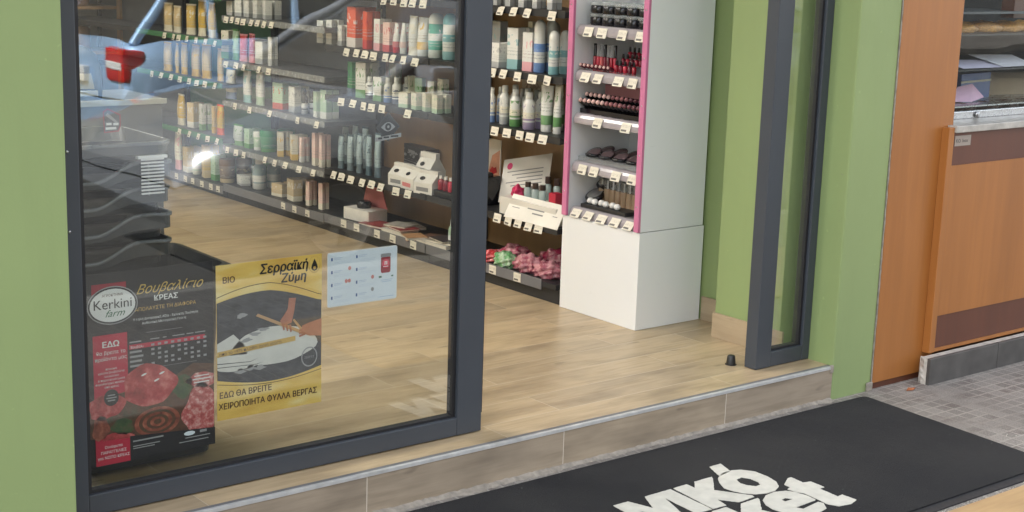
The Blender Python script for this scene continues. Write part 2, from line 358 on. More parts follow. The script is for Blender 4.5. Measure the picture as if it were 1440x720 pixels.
# ---------------------------------------------------------------- tables: packs on the shelves and price tags along their edges (metres)
PRODUCTS = [
    ('1', 4, 'carton', 3.952, 5.105, 1.337, 0.035, 0.025, 0.112, 'white', 'grey', 'white skincare carton'),
    ('1', 4, 'carton', 3.952, 5.016, 1.337, 0.035, 0.024, 0.116, 'white', 'grey', 'white skincare carton'),
    ('1', 4, 'carton', 3.951, 4.925, 1.337, 0.032, 0.022, 0.119, 'white', 'grey', 'white skincare carton'),
    ('1', 4, 'carton', 3.951, 4.835, 1.337, 0.031, 0.022, 0.122, 'white', 'grey', 'white skincare carton'),
    ('1', 4, 'carton', 3.952, 4.737, 1.337, 0.033, 0.023, 0.126, 'white', 'grey', 'white skincare carton'),
    ('1', 3, 'carton', 4.082, 5.251, 1.072, 0.064, 0.045, 0.183, 'grey', 'teal', 'grey and teal folded carton'),
    ('1', 3, 'carton', 3.955, 5.085, 1.072, 0.071, 0.05, 0.106, 'white', 'grey', 'wide low white carton'),
    ('1', 3, 'carton', 3.977, 4.995, 1.072, 0.059, 0.053, 0.175, 'white', 'teal', 'tall white carton with teal foot'),
    ('1', 3, 'carton', 3.966, 4.889, 1.072, 0.052, 0.031, 0.167, 'white', 'pink', 'narrow white carton with pink line'),
    ('1', 3, 'carton', 4.11, 5.053, 1.072, 0.03, 0.021, 0.201, 'cream', 'grey', 'small cream carton behind others'),
    ('1', 3, 'roll', 3.975, 4.832, 1.072, 0.05, 0.05, 0.218, 'white', 'blue', 'slim white bottle with blue label'),
    ('1', 3, 'roll', 4.097, 4.887, 1.072, 0.054, 0.054, 0.211, 'white', 'teal', 'rear white bottle with domed cap'),
    ('1', 3, 'roll', 3.965, 4.725, 1.072, 0.049, 0.049, 0.187, 'white', 'teal', 'front white bottle with domed cap'),
    ('1', 2, 'bottle', 3.966, 5.138, 0.827, 0.032, 0.032, 0.158, 'white', 'blue', 'white bottle with blue mark'),
    ('1', 2, 'bottle', 3.973, 5.056, 0.827, 0.045, 0.045, 0.163, 'white', 'grey', 'plain white capped bottle'),
    ('1', 2, 'bottle', 3.966, 4.973, 0.827, 0.051, 0.051, 0.159, 'white', 'green', 'white bottle with green leaf mark'),
    ('1', 2, 'bottle', 4.088, 5.078, 0.827, 0.035, 0.035, 0.151, 'white', 'grey', 'white bottle in the rear row'),
    ('1', 2, 'bottle', 3.957, 4.867, 0.827, 0.054, 0.054, 0.157, 'white', 'purple', 'white bottle with violet flower mark'),
    ('1', 2, 'bottle', 4.067, 4.954, 0.827, 0.035, 0.035, 0.157, 'grey', 'pink', 'grey bottle with pink foot'),
    ('1', 2, 'tube', 3.978, 4.774, 0.827, 0.057, 0.057, 0.189, 'white', 'green', 'white tube with green band'),
    ('1', 2, 'tube', 3.972, 4.697, 0.827, 0.043, 0.043, 0.196, 'white', 'green', 'pale tube partly behind pink stand edge'),
    ('1', 2, 'carton', 4.16, 5.076, 0.827, 0.131, 0.039, 0.224, 'haircard', 'brown', 'hair dye carton showing dark haired face'),
    ('1', 2, 'carton', 4.144, 4.899, 0.827, 0.028, 0.008, 0.215, 'haircard', 'brown', 'hair dye carton by the pink strip'),
    ('2', 3, 'carton', 3.976, 6.271, 1.072, 0.084, 0.052, 0.196, 'orange', 'white', 'tall orange carton with white top'),
    ('2', 3, 'carton', 3.965, 6.147, 1.072, 0.047, 0.029, 0.185, 'orange', 'red', 'narrow bright orange carton'),
    ('2', 3, 'carton', 4.085, 6.249, 1.072, 0.048, 0.03, 0.194, 'cream', 'grey', 'tall cream carton in rear row'),
    ('2', 3, 'carton', 3.966, 6.044, 1.072, 0.051, 0.031, 0.154, 'white', 'pink', 'white carton with pink foot'),
    ('2', 3, 'carton', 3.966, 5.963, 1.072, 0.05, 0.031, 0.145, 'pinkpale', 'red', 'pale pink carton'),
    ('2', 3, 'tube', 3.972, 5.903, 1.072, 0.044, 0.044, 0.135, 'white', 'red', 'white tube with red cap'),
    ('2', 3, 'tube', 3.972, 5.843, 1.072, 0.043, 0.043, 0.146, 'white', 'pinkpale', 'white tube with pale pink cap'),
    ('2', 3, 'pouch', 3.971, 5.759, 1.072, 0.059, 0.041, 0.167, 'white', 'cream', 'white tapered sachet'),
    ('2', 3, 'tube', 3.984, 5.697, 1.072, 0.068, 0.068, 0.174, 'white', 'yellow', 'white bottle with yellow band'),
    ('2', 3, 'roll', 3.988, 5.601, 1.072, 0.076, 0.076, 0.202, 'tealm', 'white', 'teal bottle with rounded white top'),
    ('2', 3, 'roll', 3.985, 5.49, 1.072, 0.07, 0.07, 0.208, 'white', 'teal', 'white bottle with teal top'),
    ('2', 3, 'carton', 3.964, 6.574, 1.072, 0.046, 0.028, 0.116, 'white', 'grey', 'white square carton'),
    ('2', 3, 'carton', 3.965, 6.483, 1.072, 0.049, 0.031, 0.121, 'white', 'grey', 'white square carton'),
    ('2', 3, 'carton', 3.96, 6.38, 1.072, 0.033, 0.02, 0.106, 'white', 'grey', 'white square carton'),
    ('2', 2, 'carton', 3.975, 6.295, 0.827, 0.049, 0.03, 0.174, 'greenm', 'navy', 'green and navy carton'),
    ('2', 2, 'carton', 3.979, 6.206, 0.827, 0.06, 0.037, 0.181, 'white', 'green', 'tall white carton with green foot'),
    ('2', 2, 'carton', 4.12, 6.284, 0.827, 0.065, 0.04, 0.168, 'white', 'grey', 'white carton in rear row'),
    ('2', 2, 'bottle', 3.985, 6.149, 0.827, 0.049, 0.049, 0.116, 'white', 'black', 'white bottle with black script'),
    ('2', 2, 'carton', 3.977, 6.052, 0.827, 0.055, 0.034, 0.121, 'white', 'green', 'white carton with leaf print'),
    ('2', 2, 'bottle', 3.982, 5.985, 0.827, 0.044, 0.044, 0.124, 'white', 'blue', 'white bottle with blue bands'),
    ('2', 2, 'bottle', 3.982, 5.911, 0.827, 0.044, 0.044, 0.13, 'white', 'navy', 'white bottle with navy bands'),
    ('2', 2, 'carton', 4.117, 6.126, 0.827, 0.056, 0.035, 0.17, 'cream', 'green', 'cream carton in rear row'),
    ('2', 2, 'carton', 4.046, 5.881, 0.827, 0.05, 0.031, 0.134, 'cream', 'green', 'cream carton with green corner leaf'),
    ('2', 2, 'carton', 4.044, 5.804, 0.827, 0.046, 0.028, 0.134, 'lightgreen', 'green', 'pale green carton with leaf print'),
    ('2', 2, 'carton', 4.042, 5.701, 0.827, 0.038, 0.023, 0.133, 'cream', 'green', 'narrow cream carton with leaf print'),
    ('2', 2, 'carton', 4.047, 5.62, 0.827, 0.056, 0.035, 0.141, 'cream', 'green', 'wide cream carton with leaf print'),
    ('2', 2, 'carton', 3.936, 5.77, 0.827, 0.053, 0.033, 0.074, 'cream', 'lightgreen', 'short cream carton in front row'),
    ('2', 2, 'carton', 3.936, 5.676, 0.827, 0.052, 0.032, 0.08, 'cream', 'lightgreen', 'short cream carton in front row'),
    ('2', 2, 'carton', 3.934, 5.592, 0.827, 0.044, 0.027, 0.084, 'cream', 'lightgreen', 'short cream carton in front row'),
    ('2', 2, 'carton', 3.936, 5.51, 0.827, 0.051, 0.032, 0.089, 'cream', 'lightgreen', 'short cream carton in front row'),
    ('2', 1, 'pouch', 3.965, 6.38, 0.452, 0.043, 0.03, 0.165, 'clearbag', 'greyblue', 'clear sachet with silver print'),
    ('2', 1, 'pouch', 3.965, 6.293, 0.452, 0.043, 0.03, 0.176, 'clearbag', 'greyblue', 'clear sachet with silver print'),
    ('2', 1, 'pouch', 3.965, 6.207, 0.452, 0.042, 0.03, 0.186, 'clearbag', 'greyblue', 'clear sachet with silver print'),
    ('2', 1, 'pouch', 3.965, 6.122, 0.452, 0.042, 0.029, 0.196, 'clearbag', 'greyblue', 'clear sachet with silver print'),
    ('2', 1, 'pouch', 3.964, 6.039, 0.452, 0.041, 0.029, 0.206, 'clearbag', 'greyblue', 'clear sachet with silver print'),
    ('2', 1, 'pouch', 4.075, 6.517, 0.452, 0.044, 0.031, 0.191, 'clearbag', 'greyblue', 'clear sachet hanging in rear row'),
    ('2', 1, 'pouch', 4.075, 6.421, 0.452, 0.044, 0.03, 0.202, 'clearbag', 'greyblue', 'clear sachet hanging in rear row'),
    ('2', 1, 'pouch', 4.075, 6.327, 0.452, 0.043, 0.03, 0.213, 'clearbag', 'greyblue', 'clear sachet hanging in rear row'),
    ('2', 1, 'carton', 4.198, 6.004, 0.452, 0.284, 0.075, 0.141, 'black', 'grey', 'wide black display box'),
    ('2', 0, 'bottle', 3.971, 5.415, 0.215, 0.042, 0.042, 0.132, 'lightgreen', 'white', 'small bottle with white cap'),
    ('3', 4, 'carton', 3.966, 7.548, 1.157, 0.055, 0.032, 0.08, 'white', 'grey', 'small white carton on tag rail'),
    ('3', 4, 'carton', 3.966, 7.448, 1.157, 0.055, 0.031, 0.085, 'white', 'grey', 'small white carton on tag rail'),
    ('3', 4, 'carton', 3.966, 7.35, 1.157, 0.054, 0.031, 0.09, 'white', 'grey', 'small white carton on tag rail'),
    ('3', 4, 'carton', 3.967, 7.252, 1.157, 0.058, 0.034, 0.095, 'white', 'grey', 'small white carton on tag rail'),
    ('3', 4, 'carton', 3.969, 7.146, 1.157, 0.067, 0.039, 0.1, 'white', 'grey', 'small white carton on tag rail'),
    ('3', 3, 'carton', 3.968, 7.609, 0.912, 0.061, 0.035, 0.164, 'cream', 'green', 'cream carton with green edge'),
    ('3', 3, 'pouch', 3.967, 7.499, 0.912, 0.075, 0.035, 0.159, 'lightgreen', 'green', 'pale green sachet'),
    ('3', 3, 'pouch', 3.964, 7.403, 0.912, 0.062, 0.029, 0.142, 'red', 'pink', 'red sachet'),
    ('3', 3, 'pouch', 3.966, 7.311, 0.912, 0.068, 0.031, 0.148, 'redd', 'pink', 'dark pink sachet'),
    ('3', 3, 'carton', 3.968, 7.212, 0.912, 0.063, 0.036, 0.124, 'white', 'grey', 'white open carton'),
    ('3', 3, 'carton', 3.958, 7.089, 0.912, 0.029, 0.017, 0.155, 'white', 'grey', 'slim white upright strip'),
    ('3', 2, 'pouch', 3.97, 7.568, 0.687, 0.089, 0.041, 0.172, 'white', 'blue', 'white sachet with pale blue print'),
    ('3', 2, 'pouch', 3.967, 7.37, 0.687, 0.075, 0.034, 0.177, 'white', 'teal', 'white hanging sachet'),
    ('3', 2, 'pouch', 3.97, 7.229, 0.687, 0.086, 0.039, 0.189, 'white', 'lightgreen', 'white wide sachet'),
    ('3', 2, 'carton', 3.975, 7.011, 0.687, 0.086, 0.049, 0.143, 'lightgreen', 'red', 'tilted pale carton'),
    ('3', 2, 'carton', 3.97, 6.856, 0.687, 0.07, 0.04, 0.142, 'white', 'grey', 'white angular carton'),
    ('3', 2, 'bottle', 3.968, 6.749, 0.687, 0.036, 0.036, 0.137, 'black', 'grey', 'small black bottle'),
    ('3', 2, 'carton', 3.963, 6.615, 0.687, 0.046, 0.026, 0.135, 'lightgreen', 'white', 'pale green square carton'),
    ('3', 2, 'carton', 3.967, 6.534, 0.687, 0.059, 0.034, 0.143, 'lightgreen', 'white', 'wider pale green carton'),
    ('3', 1, 'pouch', 3.972, 7.487, 0.432, 0.095, 0.044, 0.113, 'silver', 'green', 'silver green sachet'),
    ('3', 1, 'carton', 3.969, 7.356, 0.432, 0.065, 0.037, 0.112, 'lightgreen', 'green', 'stacked green and white carton'),
    ('3', 1, 'tub', 3.98, 7.27, 0.432, 0.059, 0.059, 0.106, 'lightgreen', 'white', 'pale green tub'),
    ('3', 1, 'tub', 3.998, 7.187, 0.432, 0.096, 0.096, 0.115, 'greenm', 'green', 'wide green tub'),
    ('3', 1, 'carton', 3.967, 7.005, 0.432, 0.058, 0.033, 0.13, 'cream', 'yellow', 'cream carton with flowers'),
    ('3', 1, 'carton', 3.968, 6.859, 0.432, 0.061, 0.035, 0.132, 'cream', 'yellow', 'cream carton with yellow flowers'),
    ('3', 1, 'carton', 3.959, 6.763, 0.432, 0.033, 0.019, 0.136, 'pinkpale', 'white', 'thin pink carton'),
    ('3', 1, 'carton', 3.961, 6.631, 0.432, 0.037, 0.021, 0.17, 'pinkpale', 'cream', 'tall thin peach carton'),
    ('3', 1, 'carton', 3.96, 6.56, 0.432, 0.036, 0.021, 0.172, 'pinkpale', 'cream', 'tall thin peach carton'),
    ('3', 0, 'carton', 3.978, 7.443, 0.21, 0.096, 0.055, 0.052, 'white', 'grey', 'low white carton'),
    ('3', 0, 'bottle', 3.991, 7.283, 0.21, 0.081, 0.081, 0.174, 'clearbag', 'white', 'clear plastic bottle'),
    ('3', 0, 'carton', 3.976, 7.02, 0.21, 0.092, 0.053, 0.069, 'kraft', 'cream', 'kraft paper box'),
    ('3', 0, 'carton', 3.976, 6.866, 0.21, 0.09, 0.052, 0.114, 'kraft', 'cream', 'kraft paper box'),
    ('3', 0, 'carton', 3.959, 6.689, 0.21, 0.033, 0.019, 0.126, 'pinkpale', 'cream', 'slim peach carton'),
    ('3', 0, 'carton', 3.959, 6.559, 0.21, 0.032, 0.018, 0.137, 'pinkpale', 'cream', 'slim peach carton'),
    ('4', 3, 'pouch', 3.969, 8.355, 1.017, 0.082, 0.038, 0.16, 'beige', 'cream', 'beige sachet with cream window'),
    ('4', 3, 'pouch', 3.967, 8.231, 1.017, 0.074, 0.034, 0.149, 'beige', 'cream', 'beige sachet with cream window'),
    ('4', 3, 'pouch', 3.965, 8.045, 1.017, 0.066, 0.031, 0.167, 'yellowp', 'cream', 'yellow sachet with pale window'),
    ('4', 3, 'pouch', 3.967, 7.906, 1.017, 0.072, 0.033, 0.191, 'yellowp', 'cream', 'yellow sachet with pale window'),
    ('4', 3, 'pouch', 3.971, 7.794, 1.017, 0.09, 0.042, 0.196, 'yellowp', 'cream', 'yellow sachet with pale window'),
    ('4', 2, 'pouch', 3.969, 8.374, 0.777, 0.083, 0.038, 0.169, 'beige', 'yellow', 'beige sachet with yellow top'),
    ('4', 2, 'pouch', 3.963, 8.235, 0.777, 0.054, 0.025, 0.162, 'beige', 'yellow', 'beige sachet with yellow top'),
    ('4', 2, 'pouch', 3.966, 8.145, 0.777, 0.067, 0.031, 0.177, 'beige', 'yellow', 'beige sachet with yellow top'),
    ('4', 2, 'pouch', 3.973, 8.007, 0.777, 0.099, 0.046, 0.178, 'beige', 'yellow', 'beige sachet with yellow top'),
    ('4', 2, 'pouch', 3.97, 7.865, 0.777, 0.085, 0.039, 0.18, 'beige', 'yellow', 'beige sachet with yellow top'),
    ('4', 2, 'pouch', 3.965, 7.684, 0.777, 0.064, 0.03, 0.178, 'beige', 'yellow', 'beige sachet with yellow top'),
    ('4', 1, 'pouch', 3.972, 8.207, 0.467, 0.096, 0.044, 0.172, 'yellowp', 'cream', 'yellow sachet'),
    ('4', 1, 'carton', 3.967, 8.052, 0.467, 0.059, 0.034, 0.154, 'beige', 'white', 'beige carton with white label'),
    ('4', 1, 'carton', 3.964, 7.916, 0.467, 0.048, 0.027, 0.151, 'white', 'green', 'white carton with black oval'),
    ('4', 1, 'carton', 3.958, 7.76, 0.467, 0.026, 0.015, 0.155, 'beige', 'yellow', 'thin beige carton'),
    ('4', 1, 'pouch', 3.968, 7.697, 0.467, 0.078, 0.036, 0.161, 'yellowp', 'orange', 'mustard sachet'),
    ('4', 0, 'pouch', 3.971, 8.255, 0.19, 0.09, 0.041, 0.237, 'cream', 'pink', 'tall cream sachet'),
    ('4', 0, 'carton', 3.97, 8.123, 0.19, 0.071, 0.041, 0.158, 'beige', 'cream', 'beige gift carton'),
    ('4', 0, 'bottle', 3.976, 8.023, 0.19, 0.052, 0.052, 0.132, 'lightgreen', 'cream', 'pale green bottle'),
    ('4', 0, 'carton', 3.97, 7.889, 0.19, 0.069, 0.04, 0.183, 'yellowp', 'beige', 'mustard carton'),
    ('4', 0, 'carton', 3.967, 7.766, 0.19, 0.058, 0.033, 0.157, 'lightgreen', 'green', 'pale carton with green print'),
    ('4', 0, 'tub', 3.998, 7.677, 0.19, 0.095, 0.095, 0.142, 'brown', 'beige', 'brown rounded tub'),
]
TAGS = {
    ('1', 4): [4.976, 4.884, 4.795, 4.635],
    ('1', 3): [5.023, 4.94, 4.848, 4.75, 4.649],
    ('1', 2): [4.992, 4.908, 4.821, 4.75, 4.667],
    ('1', 1): [4.954, 4.875, 4.812, 4.741, 4.675],
    ('1', 0): [4.988, 4.809],
    ('2', 4): [5.858, 5.78, 5.699, 5.624, 5.545, 5.468, 5.392, 5.312],
    ('2', 3): [6.472, 6.191, 6.094, 6.018, 5.944, 5.847, 5.781, 5.698, 5.6, 5.505, 5.406, 5.325],
    ('2', 2): [6.233, 6.129, 6.033, 5.958, 5.871, 5.651],
    ('2', 1): [6.295, 6.222, 6.136, 6.039, 5.95, 5.869, 5.736, 5.641, 5.514, 5.386, 5.282],
    ('2', 0): [6.211, 6.085, 5.906, 5.765, 5.598, 5.437, 5.293],
    ('3', 4): [7.434, 7.368, 7.302, 7.238, 7.15, 7.08, 7.01, 6.927],
    ('3', 3): [7.438, 7.322, 7.233, 7.066, 6.958],
    ('3', 2): [7.335, 7.172, 6.952, 6.654, 6.463],
    ('3', 1): [7.431, 7.331, 7.24, 7.0, 6.9, 6.787, 6.639, 6.497],
    ('3', 0): [6.817, 6.698, 6.566],
    ('4', 3): [8.207, 8.092, 8.027, 7.916, 7.799, 7.684, 7.571],
    ('4', 2): [8.393, 8.265, 8.13, 8.016, 7.896, 7.796, 7.698, 7.576],
    ('4', 1): [8.028, 7.906, 7.787, 7.671, 7.557],
    ('4', 0): [8.086, 7.971, 7.878, 7.759, 7.643, 7.555],
}
# ---------------------------------------------------------------- the setting
ZF = .1286; YG = 3.435; YF = 3.32
def struct(name, b, mat): return tag(fbox(name, b, mat), kind='structure')
tag(MB().box(-30, 30, .88, 3.36, -.2, 0).build('pavement', M['paving']), kind='structure')
tag(MB().box(-60, 60, -9.5, .75, -.4, -.13).build('road', M['asphalt']), kind='structure')
kb = MB()
for i in range(-20, 20): kb.box(i*1.0+.004, i*1.0+.996, .752, .878, -.25, .001, .012)
tag(kb.build('kerb', M['stone pale']), kind='structure')
tag(MB().box(-60, 60, -14.6, -9.5, -.4, -.01).build('pavement', M['paving']), kind='structure')
tag(MB().box(-300, 300, -300, 300, -1.2, -.6).build('ground', M['asphalt']), kind='structure')
tag(MB().box(-3, 4.38, 3.346, 10.2, -.1, ZF).build('floor', M['floor']), kind='structure')
tag(MB().box(3.0, 7.5, 1.62, 2.385, -.05, .012, .003).build('path', M['plank']), kind='structure')
gv = MB(); rg = random.Random(3)
for i in range(420):
    x = rg.uniform(3.3, 4.6); y = rg.uniform(2.386, 2.412) if i % 3 else rg.uniform(2.39, 2.75); 
    if i % 3 == 0: x = rg.uniform(4.29, 5.1)
    r = rg.uniform(.0012, .0032); z0 = .001 if i % 3 == 0 else .001
    gv.lathe([(r*.6, z0), (r, z0+r*.5), (r*.5, z0+r*1.1)], 6, x, y)
tag(gv.build('grit', M['stone pale']), kind='stuff')

# door step with tiled riser, metal nosing and the ragged cement bead at its foot
st = thing('doorstep', 'wood look tiled step with metal edge below the shop door', 'step', (0, 0, 0))
fbox('riser', (1.3125, 4.165, YF, 3.345, 0, .1185), M['riser'], st)
fbox('nosing', (1.3125, 4.165, YF-.0025, YF+.010, .1187, .1294), M['alu'], st, .0008)
fbox('nosing_strip', (1.3125, 4.165, YF+.0105, YF+.0255, .1186, .1290), M['alu dark'], st, .001)
cb = MB(); n = 260; prof = []
for i in range(n+1):
    x = 1.313+2.85*i/n
    w = .014+.008*math.sin(x*3.1)+rg.uniform(-.004, .006)+.006*math.sin(x*23); h = .008+rg.uniform(0, .004)
    prof.append([(x, YF, .0005), (x, YF-max(.006, w), .0005), (x, YF-max(.004, w)*.6, h*.55), (x, YF-.002, h), (x, YF, h)])
cb.loft(prof, True, False); cb.build('cement_bead', M['caulk'], st)

# green walls
gw = thing('shop_wall', 'broad green pillar filling the left edge beside the glass', 'wall', kind='thing')
fbox('wall_face', (-3.2, 1.312, YF, 3.52, -.05, 3.1), M['green'], gw, .004)
gp = thing('shop_wall', 'narrow green pillar between glass side panel and orange panel', 'wall', kind='thing')
fbox('wall_face', (4.166, 4.392, YF, 3.52, -.05, 3.1), M['green'], gp, .006)
zs_ = [k*.02 for k in range(150)]
MB().loft([[(4.3905, YF-.0035, z), (4.3935+rg.uniform(.0, .0035), YF-.004, z), (4.3965+rg.uniform(-.001, .0015), YF+.004, z), (4.3925, YF+.004, z)] for z in zs_], True, False).build('plaster_edge', M['caulk'], gp)
MB().box(4.362, 4.395, YF-.010, YF-.001, 0, .035, .004).build('plaster_chip', M['caulk'], gp)
MB().box(4.150, 4.1655, YF-.006, YF+.006, .105, .134, .004).build('plaster_chip', M['caulk'], gp)
ip = thing('inner_wall', 'inner green pier with beige skirting behind the side panel', 'wall', kind='thing')
fbox('wall_face', (4.094, 4.6, 3.521, 3.853, ZF, 3.1), M['green'], ip, .004)
fbox('skirting', (4.084, 4.0935, 3.50, 3.857, ZF, ZF+.098), M['skirt'], ip, .001)
iw = thing('inner_wall', 'long green side wall behind the white makeup stand and shelves', 'wall', kind='thing')
fbox('wall_face', (4.25, 4.6, 3.8535, 10.2, ZF, 3.1), M['green'], iw)
fbox('skirting', (4.24, 4.2495, 3.858, 4.07, ZF, ZF+.098), M['skirt'], iw, .001)
bw = thing('inner_wall', 'white rear wall at the far end of the shop', 'wall', kind='thing'); fbox('wall_face', (-3.2, 4.249, 10.0, 10.2, ZF, 3.1), M['white wall'], bw)
lw_ = thing('inner_wall', 'white wall on the far side of the shop', 'wall', kind='thing'); fbox('wall_face', (-3.2, -3.0, 3.521, 9.999, ZF, 3.1), M['white wall'], lw_)
tag(fbox('ceiling', (-3.2, 4.6, 3.3, 10.2, 3.1, 3.3), M['white wall']), kind='structure')
hd = thing('shop_wall', 'green wall over the shop door and window', 'wall', kind='thing'); fbox('wall_face', (1.313, 4.165, YF, 3.52, 2.52, 3.1), M['green'], hd)
up = thing('upper_building', 'unseen cream storeys and slab shading the green shop front', 'building')
fbox('wall', (-40, 14, 3.3, 12, 3.305, 17), M['cream wall'], up)  # out of view, made tall and long to keep the front in shade
fbox('shade_slab', (-40, 14, 2.6, 3.299, 3.35, 3.5), M['cream wall'], up)  # unseen slab and its upstand, added to shade the shop front
fbox('shade_parapet', (-40, 14, 2.6, 2.7, 3.501, 4.3), M['cream wall'], up)
# ceiling lamps of the shop
lm = emis('lit lamp panel', (1, .945, .865), 6.9)
for i, (x, y) in enumerate(((-.7, 5.0), (1.6, 5.0), (-.7, 7.4), (1.6, 7.4))):
    l = thing('ceiling_light', 'square lit lamp panel in the shop ceiling', 'lamp', (x, y, 3.1), group='ceiling lamps of the shop')
    fbox('diffuser', (-.42, .42, -.42, .42, -.03, -.006), lm, l, .004)
    f = MB(); f.box(-.46, .46, -.46, -.425, -.04, -.001).box(-.46, .46, .425, .46, -.04, -.001).box(-.46, -.425, -.42, .42, -.04, -.001).box(.425, .46, -.42, .42, -.04, -.001)
    f.build('frame', M['white lam'], l)

# ---------------------------------------------------------------- glazed front
def leaf(name, label, cat, x0, x1, l, r, zb, zt, depth, bead=.018):
    o = thing(name, label, cat, (0, 0, 0))
    y0, y1 = YG, YG+depth
    fbox('stile', (x0, x0+l, y0, y1, zb, zt), M['anthracite'], o, .003)
    fbox('stile', (x1-r, x1, y0, y1, zb, zt), M['anthracite'], o, .003)
    fbox('rail', (x0+l, x1-r, y0+.001, y1, zb, zb+.056), M['anthracite'], o, .003)
    fbox('rail', (x0+l, x1-r, y0+.001, y1, zt-.06, zt), M['anthracite'], o, .003)
    g = MB(); a, b, c, d = x0+l+.0005, x1-r-.0005, zb+.0565, zt-.0605
    g.box(a, a+bead, y0+.012, y1-.012, c, d).box(b-bead, b, y0+.012, y1-.012, c, d).box(a+bead, b-bead, y0+.012, y1-.012, c, c+bead*.6).box(a+bead, b-bead, y0+.012, y1-.012, d-bead*.6, d)
    g.build('gasket', M['gasket'], o)
    fbox('pane', (a+bead-.002, b-bead+.002, y0+.018, y0+.026, c+bead*.6-.002, d-bead*.6+.002), M['glass'], o)
    return o
wf = leaf('glass_door', 'large glass door in a dark grey frame carrying the posters', 'glass door', 1.345, 2.644, .046, .092, ZF+.004, 2.5, .05, .012)
fbox('edge_profile', (2.6445, 2.650, YG+.006, YG+.044, ZF+.06, 2.5), M['gasket'], wf)
fbox('floor_track', (1.345, 2.60, YG+.060, YG+.080, ZF+.0005, ZF+.020), M['anthracite'], wf, .002)
fbox('floor_track', (1.345, 2.60, YG+.098, YG+.116, ZF+.0005, ZF+.018), M['black metal'], wf, .002)
for z_ in (1.075, .878): MB().lathe([(.004, 0), (.004, .0015), (.002, .0025)], 12).build('glint_disc', M['steel'], wf, (1.361, YG-.0002, z_), (R(90), 0, 0))  # small discs added as glints on the left stile
fbox('frame_head', (1.314, 4.164, YG-.02, YG+.08, 2.5005, 2.519), M['anthracite'], wf)
tag(leaf('side_panel', 'narrow glass side panel in a dark grey frame', 'glass panel', 3.877, 4.164, .078, .040, ZF+.002, 2.5, .055, .010), kind='thing')
ds = thing('door_stop', 'small black rubber door stop on the wood floor', 'door stop', (3.861, 3.54, ZF))
MB().lathe([(.017, 0), (.0175, .004), (.0145, .030), (.013, .034), (.009, .036)], 24).build('bumper', M['black plastic'], ds)
MB().lathe([(.021, .0), (.021, .002)], 24).build('base_ring', M['gasket'], ds)

# ---------------------------------------------------------------- neighbour: orange panel and bakery counter
YO = 3.318
op = thing('wood_panel', 'tall orange wood panel beside the narrow green pillar', 'wood panel', kind='thing')
fbox('board', (4.3995, 4.758, YO, YO+.03, .026, 2.9), M['orange wood'], op, .0015)
fbox('plinth', (4.3995, 4.758, YO+.010, YO+.03, 0, .0255), M['brown wood'], op)
bc = thing('bakery_counter', 'orange wood bakery counter with dark bands and marble top', 'counter', kind='thing')
yc = 3.29
fbox('edge_post', (4.690, 4.7235, yc-.006, 3.3175, .106, .977), M['orange wood'], bc, .002)
fbox('front_panel', (4.724, 7.5, yc, yc+.03, .249, .832), M['orange wood'], bc)
fbox('front_panel', (4.724, 7.5, yc, yc+.03, .106, .1195), M['orange wood'], bc)
fbox('dark_band', (4.724, 7.5, yc+.003, yc+.03, .1198, .2487), M['brown wood'], bc)
fbox('dark_band', (4.724, 7.5, yc+.002, yc+.03, .8323, .956), M['brown wood'], bc)
MB().box(4.724, 7.5, yc-.014, 3.3174, .957, .983, .003).box(4.759, 7.5, 3.3176, 4.15, .957, .983).build('counter_top', M['marble'], bc)
fbox('counter_body', (4.82, 7.5, 3.4025, 4.12, .0, .9565), M['brown wood'], bc)
pl = MB().box(4.738, 4.838, yc-.0005, yc+.0018, .905, .944).build('name_plate', plain('dull plate', (.32, .27, .23), .4), bc)
text_mb('KO. Inox', .02, plain('plate ink', (.02, .02, .02), .6), 'plate_lettering', bc, (4.744, yc-.0008, .918))
sk = thing('plinth_tiles', 'dark stone skirting tiles with a broken pale end', 'skirting', kind='thing')
for i, (a, b) in enumerate(((4.634, 5.075), (5.078, 5.52), (5.523, 5.96), (5.963, 6.4))):
    fbox('tile', (a, b, 3.234, 3.249, 0, .104), M['stone dark'], sk, .002)
MB().prism([(3.2495, 0), (3.2895, 0), (3.2895, .098), (3.275, .104), (3.2495, .1035)], 'x', 4.645, 6.4).build('mortar_core', M['stone pale'], sk)
rs_ = []
for k in range(11):
    z = .104*k/10; rs_.append([(4.6352, 3.2492, z), (4.6352-rg.uniform(0, .004), 3.262, z), (4.6352-rg.uniform(-.004, .008), 3.275+rg.uniform(-.006, .004), z), (4.645, 3.288, z), (4.652, 3.2492, z)])
MB().loft(rs_, True, False).build('broken_end', M['stone pale'], sk)

# display case on the counter
dc = thing('display_case', 'glass pastry display case standing on the marble counter', 'display case', (0, 0, 0), kind='thing')
fbox('base_rail', (4.825, 7.5, 3.42, 3.44, .9835, 1.012), M['steel'], dc, .002)
fbox('tray_shelf', (4.825, 7.5, 3.4505, 4.05, .990, .998), M['steel'], dc)
fbox('glass_shelf', (4.825, 7.5, 3.455, 4.05, 1.022, 1.028), M['steel'], dc)
fbox('glass_shelf', (4.825, 7.5, 3.47, 4.05, 1.162, 1.168), M['black metal'], dc)
fbox('glass_shelf', (4.825, 7.5, 3.47, 4.05, 1.300, 1.306), M['black metal'], dc)
fbox('upper_ledge', (4.825, 5.42, 3.47, 4.05, 1.385, 1.394), M['grey metal'], dc)
fbox('back_panel', (4.825, 7.5, 4.0505, 4.07, .9835, 2.2), plain('matt dark case back', (.035, .034, .033), .9, .1, 6, spec=.1), dc)
fbox('corner_post', (5.36, 5.52, 3.5, 3.56, 1.366, 2.2), M['brown wood'], dc)
fbox('pane', (4.825, 7.5, 3.428, 3.433, 1.0125, 2.2), M['case glass'], dc)
for x, z in ((5.03, .998), ): MB().lathe([(.004, 0), (.012, .003), (.012, .008), (.004, .011)], 14).build('round_catch', M['steel'], dc, (x+.02, 3.42, z), (R(90), 0, 0))
